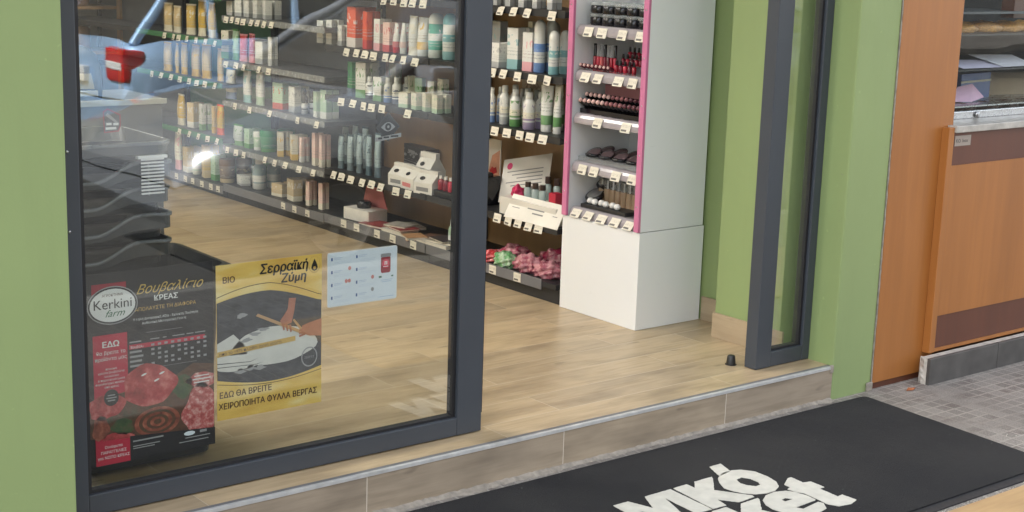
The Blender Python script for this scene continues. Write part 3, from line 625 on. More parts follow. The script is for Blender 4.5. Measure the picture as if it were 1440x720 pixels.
def pastry(c, seed):
    rr = random.Random(seed); m = MB(); bm = bmesh.new(); bmesh.ops.create_icosphere(bm, subdivisions=3, radius=1)
    for v in bm.verts:
        k = 1+.10*math.sin(v.co.x*9+seed)+.07*math.sin(v.co.y*8+v.co.z*6); v.co = Vector((v.co.x*k, v.co.y*k, max(-.45, v.co.z*k)+.45))
    m.add([v.co[:] for v in bm.verts], [[v.index for v in f.verts] for f in bm.faces], True); bm.free(); return m
gold = plain('baked golden crust', lin((214, 160, 88)), .5, .22, 9, 0, .3, 30); brownp = plain('dark chocolate crust', lin((92, 58, 40)), .5, .25, 9, 0, .3, 30)
for i, (x, w, m, d) in enumerate(((5.14, .085, gold, 'pale golden bun at the left end of the upper shelf'), (5.30, .09, gold, 'golden bun with pinkish crust in the middle of the upper shelf'), (5.46, .08, gold, 'golden bun under the dark post on the upper shelf'), (5.60, .085, gold, 'golden bun beyond the dark post on the upper shelf'), (5.76, .08, gold, 'golden bun at the right end of the upper shelf'))):
    o = pastry(m, i).build('bread_bun', m, None, (x, 3.60, 1.306)); o.scale = (w, .06, .030); tag(o, d, 'bread bun', 'buns on the upper display shelf')
for i, (x, w, d) in enumerate(((5.10, .07, 'dark brown pastry at the left end of the low tray'), (5.26, .06, 'dark round pastry in the middle of the low tray'), (5.40, .07, 'wide dark pastry right of the middle of the low tray'), (5.55, .075, 'dark brown pastry at the right end of the low tray'))):
    o = pastry(brownp, i+9).build('pastry', brownp, None, (x, 3.53, .998)); o.scale = (w, .05, .022); tag(o, d, 'pastry', 'pastries on the low tray')
bx = thing('carton_box', 'blue and white carton lying behind the pink paper', 'box', (5.33, 3.68, 1.028), R(8))
fbox('carton_body', (-.13, .13, -.05, .05, 0, .105), plain('blue carton', lin((52, 78, 150)), .4), bx, .002)
fbox('white_lid_edge', (-.132, .132, -.053, -.0505, .068, .076), M['tag'], bx)
bx2 = thing('carton_box', 'open beige carton beside the blue box in the case', 'box', (5.68, 3.74, 1.028), R(-12))
fbox('carton_body', (-.13, .13, -.07, .07, 0, .095), plain('beige carton', lin((186, 168, 146)), .6), bx2, .002)
m_ = MB(); m_.add([(-.13, -.07, .095), (.13, -.07, .095), (.12, -.11, .075), (-.12, -.11, .075), (-.13, -.07, .094), (.13, -.07, .094), (.12, -.11, .074), (-.12, -.11, .074)], [(0, 1, 2, 3), (7, 6, 5, 4), (0, 4, 5, 1), (1, 5, 6, 2), (2, 6, 7, 3), (3, 7, 4, 0)]); m_.build('flap', plain('beige flap', lin((196, 178, 156)), .6), bx2)
def sheet(name, pts, mat, label, cat, h=.0015):
    m = MB(); n = len(pts); m.add(list(pts)+[(p[0], p[1]+.0015, p[2]+h) for p in pts], [tuple(range(n)), tuple(range(n, 2*n))[::-1]]+[(i, (i+1) % n, n+(i+1) % n, n+i) for i in range(n)])
    return tag(m.build(name, mat), label, cat)
sheet('paper_sheet', [(5.06, 3.56, 1.032), (5.17, 3.53, 1.030), (5.30, 3.56, 1.042), (5.24, 3.58, 1.095), (5.15, 3.585, 1.085)], plain('pink paper', lin((226, 188, 214)), .8), 'folded pale pink paper in front of the blue box', 'paper')
sheet('paper_sheet', [(5.05, 3.50, 1.170), (5.36, 3.49, 1.170), (5.38, 3.60, 1.188), (5.05, 3.62, 1.194)], plain('lilac paper', lin((206, 200, 222)), .8), 'lilac paper sheet lying on the middle display shelf', 'paper')
sheet('paper_sheet', [(5.30, 3.485, 1.172), (5.53, 3.485, 1.172), (5.56, 3.62, 1.204), (5.28, 3.64, 1.209)], plain('white paper', lin((214, 212, 220)), .8), 'white printed paper overlapping the lilac sheet', 'paper')

# ---------------------------------------------------------------- door mat with raised lettering
mt = thing('door_mat', 'black entrance mat with white lettering before the step', 'door mat', (0, 0, 0))
def rounded(x0, x1, y0, y1, r, n=5):
    pts = []
    for cx, cy, a in ((x1-r, y0+r, -90), (x1-r, y1-r, 0), (x0+r, y1-r, 90), (x0+r, y0+r, 180)):
        for k in range(n+1):
            t = R(a+90*k/n); pts.append((cx+r*math.cos(t), cy+r*math.sin(t)))
    return pts
def skew(p): return (p[0]+(p[1]-3.28)*.075*(p[0]-1.6)/2.7, p[1]+.012*(p[0]-3)*.0)
MB().prism([skew(p) for p in rounded(1.62, 4.306, 2.418, 3.272, .03)], 'z', .0008, .005).build('rubber_backing', M['mat rubber'], mt)
pile = MB(); ol = [skew(p) for p in rounded(1.65, 4.292, 2.452, 3.264, .025)]
pile.prism(ol, 'z', .0052, .0105); pile.build('carpet_pile', M['carpet'], mt)
LET = {
 'letter': [(2.778, 2.968), (2.834, 2.968), (2.8614, 2.8893), (2.9028, 2.9689), (3.0105, 2.9708), (2.999, 2.787), (2.937, 2.787), (2.947, 2.93), (2.893, 2.787), (2.858, 2.787), (2.812, 2.90), (2.806, 2.787), (2.757, 2.787)],
 'letter.k': [(3.0225, 2.9716), (3.0803, 2.9731), (3.0805, 2.9374), (3.1171, 2.9757), (3.1925, 2.9758), (3.1819, 2.9599), (3.1157, 2.8919), (3.1802, 2.7967), (3.1765, 2.7862), (3.1078, 2.781), (3.0681, 2.833), (3.057, 2.785), (3.004, 2.787)],
 'accent': [(3.251, 3.0432), (3.303, 3.0444), (3.2782, 2.979), (3.2173, 2.966)],
 'letter.t': [(3.3323, 2.8056), (3.3827, 2.8359), (3.3981, 2.8349), (3.3925, 2.7837), (3.4206, 2.776), (3.4183, 2.7215), (3.3962, 2.7202), (3.3898, 2.6464), (3.414, 2.6494), (3.4163, 2.596), (3.3759, 2.5848), (3.3328, 2.5926), (3.3157, 2.6251), (3.3214, 2.6637), (3.325, 2.7218), (3.3118, 2.7444), (3.3095, 2.7731), (3.3281, 2.7789)],
 'letter.kk': [(2.985, 2.775), (3.045, 2.775), (3.045, 2.715), (3.1007, 2.769), (3.1774, 2.7728), (3.1737, 2.7624), (3.115, 2.70), (3.15, 2.615), (3.145, 2.6), (3.085, 2.597), (3.055, 2.66), (3.042, 2.645), (3.038, 2.597), (2.977, 2.597)],
}
ZL = .0122
def frayed(pts, step=.007, j=.0009):
    out = []
    for p, q in zip(pts, pts[1:]+pts[:1]):
        n = max(1, int(math.hypot(q[0]-p[0], q[1]-p[1])/step))
        for k in range(n): out.append((p[0]+(q[0]-p[0])*k/n+rg.uniform(-j, j), p[1]+(q[1]-p[1])*k/n+rg.uniform(-j, j)))
    return out
for k, pts in LET.items():
    m = MB(); q = pts if sum(a[0]*b[1]-b[0]*a[1] for a, b in zip(pts, pts[1:]+pts[:1])) > 0 else pts[::-1]
    m.prism(frayed(q), 'z', .0102, ZL); m.build(k.split('.')[0], M['mat white'], mt)
def ringletter(outer, inner, n=84, name='letter'):
    def res(pts):
        cx = sum(p[0] for p in pts)/len(pts); cy = sum(p[1] for p in pts)/len(pts); return cx, cy
    c = res(inner); out = []
    def ray(pts, a):
        d = (math.cos(a), math.sin(a)); best = None
        for p, q in zip(pts, pts[1:]+pts[:1]):
            ex, ey = q[0]-p[0], q[1]-p[1]; den = d[0]*ey-d[1]*ex
            if abs(den) < 1e-12: continue
            wx, wy = p[0]-c[0], p[1]-c[1]; t = (wx*ey-wy*ex)/den; s_ = (wx*d[1]-wy*d[0])/den
            if t > 0 and -1e-6 <= s_ <= 1+1e-6: best = t if best is None else max(best, t)
        return (c[0]+d[0]*best, c[1]+d[1]*best)
    m = MB(); jt = lambda p: (p[0]+rg.uniform(-.0008, .0008), p[1]+rg.uniform(-.0008, .0008)); A = [jt(ray(outer, 2*math.pi*k/n)) for k in range(n)]; B = [jt(ray(inner, 2*math.pi*k/n)) for k in range(n)]
    vs = [(*p, z) for z in (.0102, ZL) for p in A+B]; fs = []
    for k in range(n):
        j = (k+1) % n; a, b, c2, d2 = k, j, n+j, n+k; fs += [(2*n+a, 2*n+b, 2*n+c2, 2*n+d2), (a, d2, c2, b), (a, b, 2*n+b, 2*n+a), (d2, 2*n+d2, 2*n+c2, c2)]
    m.add(vs, fs); m.build(name, M['mat white'], mt)
ringletter([(3.3171, 2.968), (3.3406, 2.9336), (3.3403, 2.8779), (3.329, 2.835), (3.3069, 2.8045), (3.2693, 2.7852), (3.2299, 2.7852), (3.1974, 2.7982), (3.1713, 2.8243), (3.1578, 2.8551), (3.1542, 2.8884), (3.1758, 2.9277), (3.2003, 2.9569), (3.2473, 2.9813), (3.2906, 2.9809)],
           [(3.2392, 2.9173), (3.2675, 2.9215), (3.282, 2.8981), (3.2798, 2.8631), (3.2673, 2.8443), (3.2462, 2.8431), (3.2301, 2.8646), (3.2258, 2.8899)])
ringletter([(3.3100, 2.7444), (3.2955, 2.766), (3.2586, 2.7792), (3.2139, 2.7742), (3.1773, 2.7515), (3.1572, 2.7228), (3.1492, 2.6948), (3.149, 2.68), (3.2211, 2.6591), (3.3141, 2.6643), (3.3175, 2.7044)], [(3.2268, 2.7227), (3.2484, 2.7279), (3.2614, 2.7081), (3.2248, 2.707)])
MB().prism([(3.149, 2.6795), (3.160, 2.630), (3.19, 2.602), (3.235, 2.59), (3.2868, 2.6026), (3.3123, 2.6358), (3.3051, 2.650), (3.2525, 2.6423), (3.2253, 2.638), (3.215, 2.6585)], 'z', .0102, ZL).build('letter', M['mat white'], mt)
fluff = M['mat white']
for x, y in ((3.80, 3.02), (2.995, 3.10)):
    pass

# fallen leaf by the skirting
lf = MB(); lf.add([(0, 0, .003), (.02, .008, .01), (.045, .004, .004), (.05, -.004, .008), (.022, -.014, .005)], [(0, 1, 2, 3, 4)]); lf.add([(0, 0, .002), (.02, .008, .009), (.045, .004, .003), (.05, -.004, .007), (.022, -.014, .004)], [(4, 3, 2, 1, 0)])
tag(lf.build('fallen_leaf', plain('dry leaf', lin((168, 104, 66)), .7, .2, 40), None, (4.50, 3.235, .0)), 'dry brown leaf on the paving by the stone skirting', 'leaf')

# ---------------------------------------------------------------- white makeup stand
ms = thing('makeup_stand', 'white makeup stand with pink edges and five product shelves', 'display stand')
X0, X1, YA, YB = 3.884, 4.236, 4.075, 4.536
fbox('base_cabinet', (X0, X1, YA, YB, ZF+.001, .518), M['white lam'], ms, .0015)
fbox('side_panel', (X0+.004, X1-.006, YA+.002, YA+.022, .5205, 1.95), M['white lam'], ms, .0015)
fbox('side_panel', (X0+.004, X1-.006, YB-.022, YB-.002, .5205, 1.95), M['white lam'], ms, .0015)
fbox('back_panel', (X1-.024, X1-.0065, YA+.0225, YB-.0225, .5205, 1.95), M['white lam'], ms)
for y0, y1 in ((YA+.001, YA+.028), (YB-.029, YB-.001)):
    p_ = fbox('edge_strip', (X0-.009, X0+.0035, y0, y1, .5205, 1.95), M['pink'], ms, .0015)
    sc = MB()
    for z in (.60, .80, 1.0, 1.2, 1.38): sc.lathe([(.0022, 0), (.003, .0012), (.001, .002)], 8, 0, 0)
    for i, z in enumerate((.62, .82, 1.01, 1.19, 1.37)):
        MB().lathe([(.0035, 0), (.0035, .001), (.0012, .002)], 10).build('screw', M['steel'], p_, (X0-.0092, (y0+y1)/2, z), (0, R(-90), 0))
lip_m = plain('smoked clear plastic lip', (.36, .33, .35), .12, .1, 10)
STZ = [(1.293, [4.432, 4.352, 4.235, 4.13]), (1.114, [4.440, 4.365, 4.245, 4.165]), (.940, [4.355, 4.19]), (.744, [4.435, 4.365, 4.235, 4.14]), (.558, [4.46, 4.385, 4.305, 4.225, 4.145])]
ya, yb = YA+.030, YB-.031
for li, (z, ys) in enumerate(STZ):
    s_ = thing('shelf', None, None); s_.parent = ms
    prof = [(X1-.026, z), (X1-.026, z-.012), (3.92, z-.014)]+[(3.912-.022*math.cos(R(a))-.0, z-.036+.036*math.sin(R(a)))for a in (0, 20, 40, 60, 80)]
    prof = [(X1-.026, z-.012), (3.905, z-.012), (3.9, z-.040), (3.896, z-.040)]+[(3.916-.021*math.cos(R(a)), z-.030+.030*math.sin(R(a))) for a in (0, 25, 50, 75, 90)]+[(X1-.026, z)]
    MB().prism(prof, 'y', ya, yb).build('shelf_board', lip_m, s_)
    for y in ys:
        t_ = MB().box(-.0006, .0006, -.026, .026, -.020, .020).build('price_tag', M['tag'], s_, (3.8905 if li < 4 else 3.888, y, z-.026 if li < 4 else z-.022), (0, R(rg.uniform(14, 26) if li < 4 else 38), R(rg.uniform(-4, 4))))
def dome(m, r, h, z): m.lathe([(r, z), (r, z+h*.55), (r*.9, z+h*.85), (r*.6, z+h)], 16)
grp = 'make-up on the white stand'
jet = plain('glossy black cosmetic plastic', (.012, .012, .014), .15, .05, 9)
c0 = None
# top shelf: clear pots with dark powder, two rows, two high
k = 0
for r_i, (x, zz) in enumerate(((3.965, 0), (3.965, .045), (4.04, .0), (4.04, .045))):
    for j in range(5):
        y = 4.458-j*.070
        o = MB().lathe([(.030, 0), (.033, .006), (.033, .028), (.030, .031)], 18).build('powder_pot', jet, None, (x, y, 1.2935+zz)); 
        MB().lathe([(.034, .0315), (.035, .034), (.035, .042), (.03, .0445)], 18).build('lid', M['clear'], o)
        tag(o, '%s clear lidded dark powder pot, %s row %s, top makeup shelf' % (ORD[j], 'front' if r_i < 2 else 'rear', 'upper tier' if zz else 'lower tier'), 'powder pot', 'powder pots on the top makeup shelf')
reds = [lin(c) for c in ((150, 20, 40), (120, 14, 40), (180, 40, 60), (90, 20, 36), (200, 90, 90))]
rm = [plain('red lacquer %s' % n_, c, .2, .02) for n_, c in zip(('crimson', 'wine', 'rose', 'plum', 'coral'), reds)]
tip = plain('pale pink tester tip', lin((216, 178, 172)), .35, .08, 60)
# second shelf: red polish bottles right, clear gloss tubes left, a row of testers in front
for r_i in range(3):
    for j in range(5):
        o = MB().lathe([(.008, 0), (.009, .003), (.009, .024), (.004, .027)], 12).build('nail_polish', rm[(r_i+j) % 4], None, (3.97+r_i*.035, 4.345-j*.0255, 1.1145+r_i*.026))
        MB().lathe([(.0045, .0272), (.0052, .03), (.0042, .046)], 10).build('cap', jet, o)
        tag(o, '%s red nail polish bottle from left, %s row beside gloss tubes' % (ORD[j], ('front', 'middle', 'rear')[r_i]), 'nail polish', 'nail polish bottles on the makeup stand')
for j in range(7):
    o = MB().lathe([(.007, 0), (.0075, .004), (.0075, .05), (.006, .052)], 12).build('lip_gloss', rm[(j*2) % 5], None, (3.985, 4.492-j*.020, 1.1145))
    MB().lathe([(.0065, .0522), (.0065, .1), (.005, .102)], 12).build('cap', M['clear'] if j % 3 else jet, o)
    tag(o, '%s clear capped lip gloss from left, second makeup shelf' % ORD[j], 'lip gloss', 'lip glosses on the makeup stand')
def lipstick(x, y, z, lab, grpn, ti, sc=1., tilt=62, cap_m=None):
    o = MB().lathe([(.0078*sc, 0), (.0085*sc, .002), (.0085*sc, .028*sc), (.007*sc, .030*sc)], 12).build('lipstick', cap_m or jet, None, (x, y, z), (0, R(-tilt), 0))
    MB().lathe([(.0062*sc, .0302*sc), (.0062*sc, .034*sc), (.0035*sc, .036*sc)], 12).build('tester_tip', ti, o)
    tag(o, lab, 'lipstick', grpn)
for j in range(8): lipstick(3.935, 4.490-j*.0235, 1.124, '%s pale lipstick tester lying at front left, second makeup shelf' % ORD[j], 'front lipstick testers', tip, .95, 70, rm[3])
# third shelf: stepped tester rack
rk = thing('tester_rack', 'black stepped lipstick rack with a pink header card', 'lipstick rack', (0, 0, 0))
MB().prism([(3.93, .9405), (4.05, .9405), (4.05, 1.005), (4.02, 1.005), (3.985, .975), (3.965, .975), (3.95, .958), (3.93, .958)], 'y', 4.12, 4.508).build('rack_body', jet, rk)
fbox('header_card', (4.055, 4.062, 4.20, 4.50, 1.002, 1.05), plain('pink header card', lin((226, 158, 160)), .5), rk)
fbox('header_print', (4.0535, 4.0548, 4.21, 4.27, 1.008, 1.042), plain('magenta print', lin((150, 60, 96)), .5), rk)
dtip = [tip, plain('dusky rose tip', lin((150, 96, 98)), .35), plain('plum tip', lin((96, 48, 58)), .35)]
for r_i, (x, z) in enumerate(((3.957, .968), (3.99, .99))):
    for j in range(14):
        lipstick(x, 4.494-j*.0262, z, '%s lipstick tester from left in the %s row of the rack' % (ORD[j], 'rear' if r_i else 'front'), 'lipstick testers in the rack', dtip[0 if j < 6 else 1 if j < 10 else 2], 1.45, 58)
# fourth shelf: compacts on a clear riser
rs = tag(fbox('compact_tray', (3.93, 4.09, 4.115, 4.508, .7448, .763), M['clear'], None, .002), 'low clear tray under the dark compacts', 'tray')
for r_i, x in enumerate((3.975, 4.045)):
    for j in range(4):
        y = 4.465-j*.080
        o = MB().lathe([(.030, 0), (.034, .003), (.034, .010), (.03, .012)], 18).build('compact', jet, None, (x, y, .7635+r_i*.002))
        MB().lathe([(.031, 0), (.034, .002), (.033, .006), (.02, .0085)], 18).build('open_lid', plain('dusky compact lid', (.10, .07, .075), .15), o, (.004, 0, .013), (0, R(-28), 0))
        tag(o, '%s dark round compact from left in the %s row of the clear tray' % (ORD[j], 'rear' if r_i else 'front'), 'compact', 'compacts on the fourth makeup shelf')
# fifth shelf: tan tubes, white knobs, two round mirrors
bt = tag(MB().box(3.92, 4.0, 4.20, 4.47, .5585, .574, .003).build('knob_tray', M['black plastic']), 'flat black tray under the white brush knobs', 'tray')
for j in range(8):
    o = MB().lathe([(.0155, 0), (.0162, .003), (.0162, .072), (.0155, .074)], 14).build('brush_tube', M['amber clear'], None, (4.02, 4.452-j*.0335, .5585))
    MB().lathe([(.0145, .0742), (.0145, .112), (.012, .114)], 14).build('clear_cap', M['clear'], o)
    MB().lathe([(.004, .06), (.004, .108)], 8).build('brush_stem', M['white lam'], o)
    tag(o, '%s tan brush tube from left on the lowest makeup shelf' % ORD[j], 'brush tube', 'tan brush tubes')
for j in range(6):
    m = MB(); m.lathe([(.001, 0), (.008, .001), (.0125, .006), (.014, .0125), (.0125, .019), (.008, .0235), (.001, .025)], 16)
    tag(m.build('white_stopper', plain('white knob plastic', (.8, .79, .76), .4), None, (3.945-.006*(j % 2), 4.438-j*.0336, .5742)), '%s white round knob from left in front of the tan tubes' % ORD[j], 'knob', 'white brush knobs')
for j, (y, z, t, d) in enumerate(((4.464, .592, 30, 'front round black mirror leaning left of the tan tubes'), (4.455, .640, 26, 'raised round black mirror behind the front mirror'))):
    o = thing('hand_mirror', d, 'mirror', (4.0+.05*j, y, z), group='round mirrors on the stand'); o.rotation_euler = (0, R(-t), 0)
    MB().lathe([(.038, 0), (.044, .004), (.044, .016), (.038, .020)], 28).build('case', jet, o); MB().lathe([(.034, .0202), (.034, .0210)], 28).build('mirror_face', M['alu dark'], o)

# ---------------------------------------------------------------- wall shelving
BAYS = {'1': (4.560, 5.498, [.215, .452, .827, 1.072, 1.337], 'shelf wood', 'black metal', 'black shelving bay with brown back beside the makeup stand'),
        '2': (5.502, 6.40, [.215, .452, .827, 1.072, 1.337], 'shelf wood', 'black metal', 'black shelving bay with brown back seen through the glass'),
        '3': (6.404, 7.498, [.21, .432, .687, .912, 1.157], 'dark back', 'grey metal', 'grey shelving bay with white and green packs'),
        '4': (7.502, 8.62, [.19, .467, .777, 1.017, 1.262], 'green back', 'grey metal', 'farthest visible shelving bay holding yellow sachets'),
        '5': (8.624, 9.98, [.19, .467, .777, 1.017, 1.262], 'dark back', 'grey metal', 'shelving bay in the rear corner of the shop')}
greyrail = plain('grey tag rail', (.16, .16, .17), .35, .05, 10)
clearrail = plain('pale clear tag rail', (.24, .25, .25), .25, .08, 10)
for b, (y0, y1, zs, bm_, sm_, lab) in BAYS.items():
    u = thing('shelving_unit', lab, 'shelves', (0, 0, 0), group='shelving bays along the green wall')
    fbox('back_panel', (4.225, 4.245, y0, y1, ZF+.001, 1.95), M[bm_], u)
    for yy in (y0, y1-.02):
        fbox('upright', (4.20, 4.2245, yy, yy+.02, zs[0]+.001, 1.95), M['black metal'], u)
    fbox('plinth', (3.90 if b in '12' else 3.905, 4.22, y0, y1, ZF+.0005, zs[0]-.026), M['black metal'], u, .002)
    for i, z in enumerate(zs+[zs[-1]+.26]):
        s_ = fbox('shelf', (3.882, 4.199, y0+.001, y1-.001, z-.024, z), M['black metal' if b in '12' or i == 0 else sm_], u, .002)
        rail = MB().box(3.8775, 3.8815, y0+.002 + (.09 if (b == '1' and i == 0) else 0), y1-.002, z-.036 if i == 0 else z-.026, z+.008 if i == 0 else z+.004)
        rail.build('tag_rail', greyrail if i == 0 else (M['green rail'] if b == '4' else clearrail if b == '3' else M['black metal']), s_)
        for y in TAGS.get((b, i), []):
            if y < y0+.02 or y > y1-.02: continue
            wd, ht = (.049, .038) if b in '12' else (.042, .034)
            MB().box(-.0006, .0006, -wd/2, wd/2, -ht/2, ht/2).build('price_tag', M['tag'], s_, (3.8705 if i else 3.8755, y+rg.uniform(-.004, .004), z-.016+rg.uniform(-.003, .002) if i else z-.014), (rg.gauss(0, .03), R(rg.uniform(8, 22)) if i else 0, R(rg.uniform(-7, 7)) if i else 0))
PHRASE = {'1': 'bay beside makeup stand', '2': 'brown-backed bay behind glass', '3': 'grey middle bay', '4': 'farthest bay'}
LEVEL = ['bottom', 'fourth', 'third', 'second', 'top']
cnt = {}
for r in sorted(PRODUCTS, key=lambda r: (r[0], r[1], -r[4])): cnt.setdefault((r[0], r[1], r[11]), []).append(r)
def carton_mb(w, d, h):
    m = MB(); m.box(-d/2, d/2, -w/2, w/2, .0003, h, .0012); return m
def make(kind, w, d, h, c1, c2, name):
    """body is the thing itself; cap and label are its parts"""
    if kind == 'carton':
        return carton_mb(w, d, h).build('carton', pack(c1, c2, 'carton'))
    if kind == 'pouch':
        rings = []; n = 8
        for i in range(n+1):
            t = i/n; th = d*.5*(.12+.88*math.sin(math.pi*min(1, .06+t*.94))**.7) if i not in (0, n) else d*.06
            if i == 0: th = d*.42
            ww = w*.5*(1-.10*math.sin(math.pi*t)); z = .0003+h*t
            rings.append([(-th*.55, -ww*.96, z), (-th, -ww*.4, z), (-th, ww*.4, z), (-th*.55, ww*.96, z), (th*.55, ww*.96, z), (th, ww*.4, z), (th, -ww*.4, z), (th*.55, -ww*.96, z)])
        o = MB().loft(rings).build('sachet', pack(c1, c2, 'pouch'))
        MB().box(-d*.08, d*.08, -w*.5, w*.5, h+.0003, h+.010).build('top_seal', col(c2), o); return o
    r = w/2
    if kind == 'bottle':
        hc = min(.028, h*.24); hb = h-hc
        o = MB().lathe([(r*.9, .0003), (r, .004), (r, hb*.80), (r*.93, hb*.88), (r*.6, hb*.97), (r*.48, hb)], 20).build('bottle', pack(c1, c2, 'round'))
        MB().lathe([(r*.58, hb+.0003), (r*.6, hb+.002), (r*.58, h-.002), (r*.5, h)], 18).build('cap', col(c1 if c1 in ('white', 'black', 'grey') else c2 if c2 in ('white', 'cream') else 'white'), o)
        MB().lathe([(r*1.012, hb*.30), (r*1.012, hb*.56)], 20, closed=False).build('label_band', pack('white' if c1 != 'white' else 'cream', c2, 'round'), o); return o
    if kind == 'roll':
        hb = h*.76
        o = MB().lathe([(r*.9, .0003), (r*.97, .004), (r, hb*.6), (r*.94, hb)], 20).build('bottle', pack(c1, c2, 'round'))
        MB().lathe([(r*.95, hb+.0004), (r*.99, hb+.003), (r*.97, hb+h*.10), (r*.80, hb+h*.18), (r*.5, hb+h*.225), (r*.1, h)], 20).build('domed_cap', col('white' if c2 != 'teal' or c1 != 'white' else 'teal' if 'top' in name else 'white'), o)
        MB().lathe([(r*1.012, hb*.45), (r*1.012, hb*.72)], 20, closed=False).build('label_band', pack(c2, c1, 'round'), o); return o
    if kind == 'tube':
        hc = min(.03, h*.2); rings = []
        for i in range(9):
            t = i/8; z = hc+.0004+(h-hc)*t; a = r*(.82+.16*t); b = r*(.82*(1-t**1.6)+.10)
            rings.append([(b*math.cos(2*math.pi*k/20), a*math.sin(2*math.pi*k/20), z) for k in range(20)])
        o = MB().loft(rings).build('tube', pack(c1, c2, 'round'))
        MB().lathe([(r*.75, .0003), (r*.8, .003), (r*.8, hc)], 20).build('cap', col(c1 if c2 != 'red' else 'red'), o)
        return o
    if kind == 'tub':
        o = MB().lathe([(r*.86, .0003), (r*.9, .004), (r, h*.72)], 24).build('tub', pack(c1, c2, 'round'))
        MB().lathe([(r*1.04, h*.722), (r*1.04, h*.93), (r*.96, h)], 24).build('lid', col('white' if c2 == 'white' else c1), o); return o
CATS = dict(carton='carton', bottle='bottle', roll='bottle', tube='tube', pouch='sachet', tub='tub')
SHORT = {'1': 'bay by makeup stand', '2': 'brown-backed glass bay', '3': 'grey middle bay', '4': 'farthest bay'}
for r in PRODUCTS:
    b, lv, kind, X, Y, z, w, d, h, c1, c2, desc = r
    o = make(kind, w, d, h, c1, c2, desc); o.location = (X, Y, z); o.rotation_euler = (0, 0, R(rg.gauss(0, 11))); sc_ = rg.uniform(.94, 1.05); o.scale = (sc_, sc_, rg.uniform(.95, 1.04))
    same = cnt[(b, lv, desc)]; i = same.index(r)
    lab = desc+('' if len(same) == 1 else ', %s from left' % ORD[i])+' on %s shelf of %s' % (LEVEL[lv], PHRASE[b])
    if len(lab.split()) > 16: lab = desc+('' if len(same) == 1 else ', %s from left' % ORD[i])+', %s shelf, %s' % (LEVEL[lv], PHRASE[b].replace('bay behind glass', 'bay').replace('bay beside ', 'beside '))
    tag(o, lab, CATS[kind], 'products on the %s shelf of the %s' % (LEVEL[lv], PHRASE[b]))

    # the same pack stands once more behind it where the shelf is deep enough
    X2 = X+d+.012
    if kind != 'pouch' and 'rear' not in desc and X2+d/2 < 4.17 and h > .05 and X < 4.03 and 'behind' not in desc:
        q = copy_tree(o); q.location = (X2, Y+rg.uniform(-.006, .006), z); q.rotation_euler = (0, 0, R(rg.uniform(-12, 12)))
        lab2 = 'second-row '+desc+('' if len(same) == 1 else ', %s from left' % ORD[i])+', %s shelf, %s' % (LEVEL[lv], SHORT[b])
        tag(q, lab2, CATS[kind], 'packs in the second row of the %s shelf, %s' % (LEVEL[lv], SHORT[b]))
# ---- things on the shelves that are no plain packs
o = thing('picture_card', 'white beauty card with red lips at the brown shelf back', 'card', (4.14, 5.336, .452), 0)
fbox('card', (-.002, .002, -.052, .052, .0005, .265), M['tag'] and plain('white card', lin((222, 216, 206)), .5), o)
lipc = plain('skin print', lin((206, 150, 124)), .5, .12, 20)
m = MB(); m.prism([(-.045, .07), (.02, .06), (.035, .12), (.01, .19), (-.045, .22)], 'x', -.0032, -.0021); m.build('face_print', lipc, o)
m = MB(); m.prism([(-.03, .115), (.01, .10), (.028, .118), (.008, .138), (-.006, .132), (-.02, .14)], 'x', -.0042, -.0033); m.build('lips_print', plain('red lips print', lin((176, 40, 44)), .4), o)
o = tag(MB().box(-.05, .05, -.05, .05, .0005, .13, .004).build('display_box', jet, None, (3.98, 5.19, .452)), 'black square display box by the beauty card', 'display box')
MB().lathe([(.034, 0), (.036, .003), (.03, .012)], 20).build('round_lid', M['black plastic'], o, (0, 0, .1305))
o = thing('leaflet', 'tilted white leaflet with a pink dot behind the small bottles', 'leaflet', (4.03, 4.985, .5))
o.rotation_euler = (R(-14), R(24), R(6))
fbox('sheet', (-.0015, .0015, -.14, .14, 0, .2), plain('leaflet paper', lin((206, 202, 194)), .4), o)
MB().lathe([(.016, 0), (.016, .0006)], 20).build('pink_dot', plain('pink dot print', lin((196, 44, 104)), .4), o, (-.0016, .10, .165), (0, R(-90), 0))
lnm = plain('grey print', (.22, .22, .22), .6)
pm = MB()
for i in range(6): pm.box(-.0021, -.0016, -.10, .11-.03*(i % 3), .135-i*.017, .140-i*.017)
pm.build('print_lines', lnm, o)
MB().prism([(-.10, .02), (-.02, .02), (-.02, .06), (-.10, .05)], 'x', -.0023, -.0016).build('picture_print', plain('print picture', lin((96, 84, 78)), .5), o)
plat = tag(MB().box(3.90, 4.10, 4.60, 4.98, .4525, .528, .003).build('display_plinth', plain('white display card', lin((214, 210, 200)), .5)), 'white cardboard display plinth under the small bottles', 'plinth')
o = thing('sign_card', 'long white tilted sign card at the shelf edge by the makeup stand', 'sign card', (3.872, 4.733, .45)); o.rotation_euler = (0, R(28), 0)
fbox('card', (-.0012, .0012, -.178, .178, 0, .108), plain('sign card board', lin((224, 220, 210)), .5), o)
pm = MB()
for i in range(2): pm.box(-.0019, -.0013, -.06, .05-.04*i, .058-i*.018, .064-i*.018)
pm.box(-.0019, -.0013, -.006, .004, .078, .086).box(-.0019, -.0013, .10, .15, .05, .053).box(-.0019, -.0013, -.15, -.12, .05, .053)
pm.build('print_lines', lnm, o)
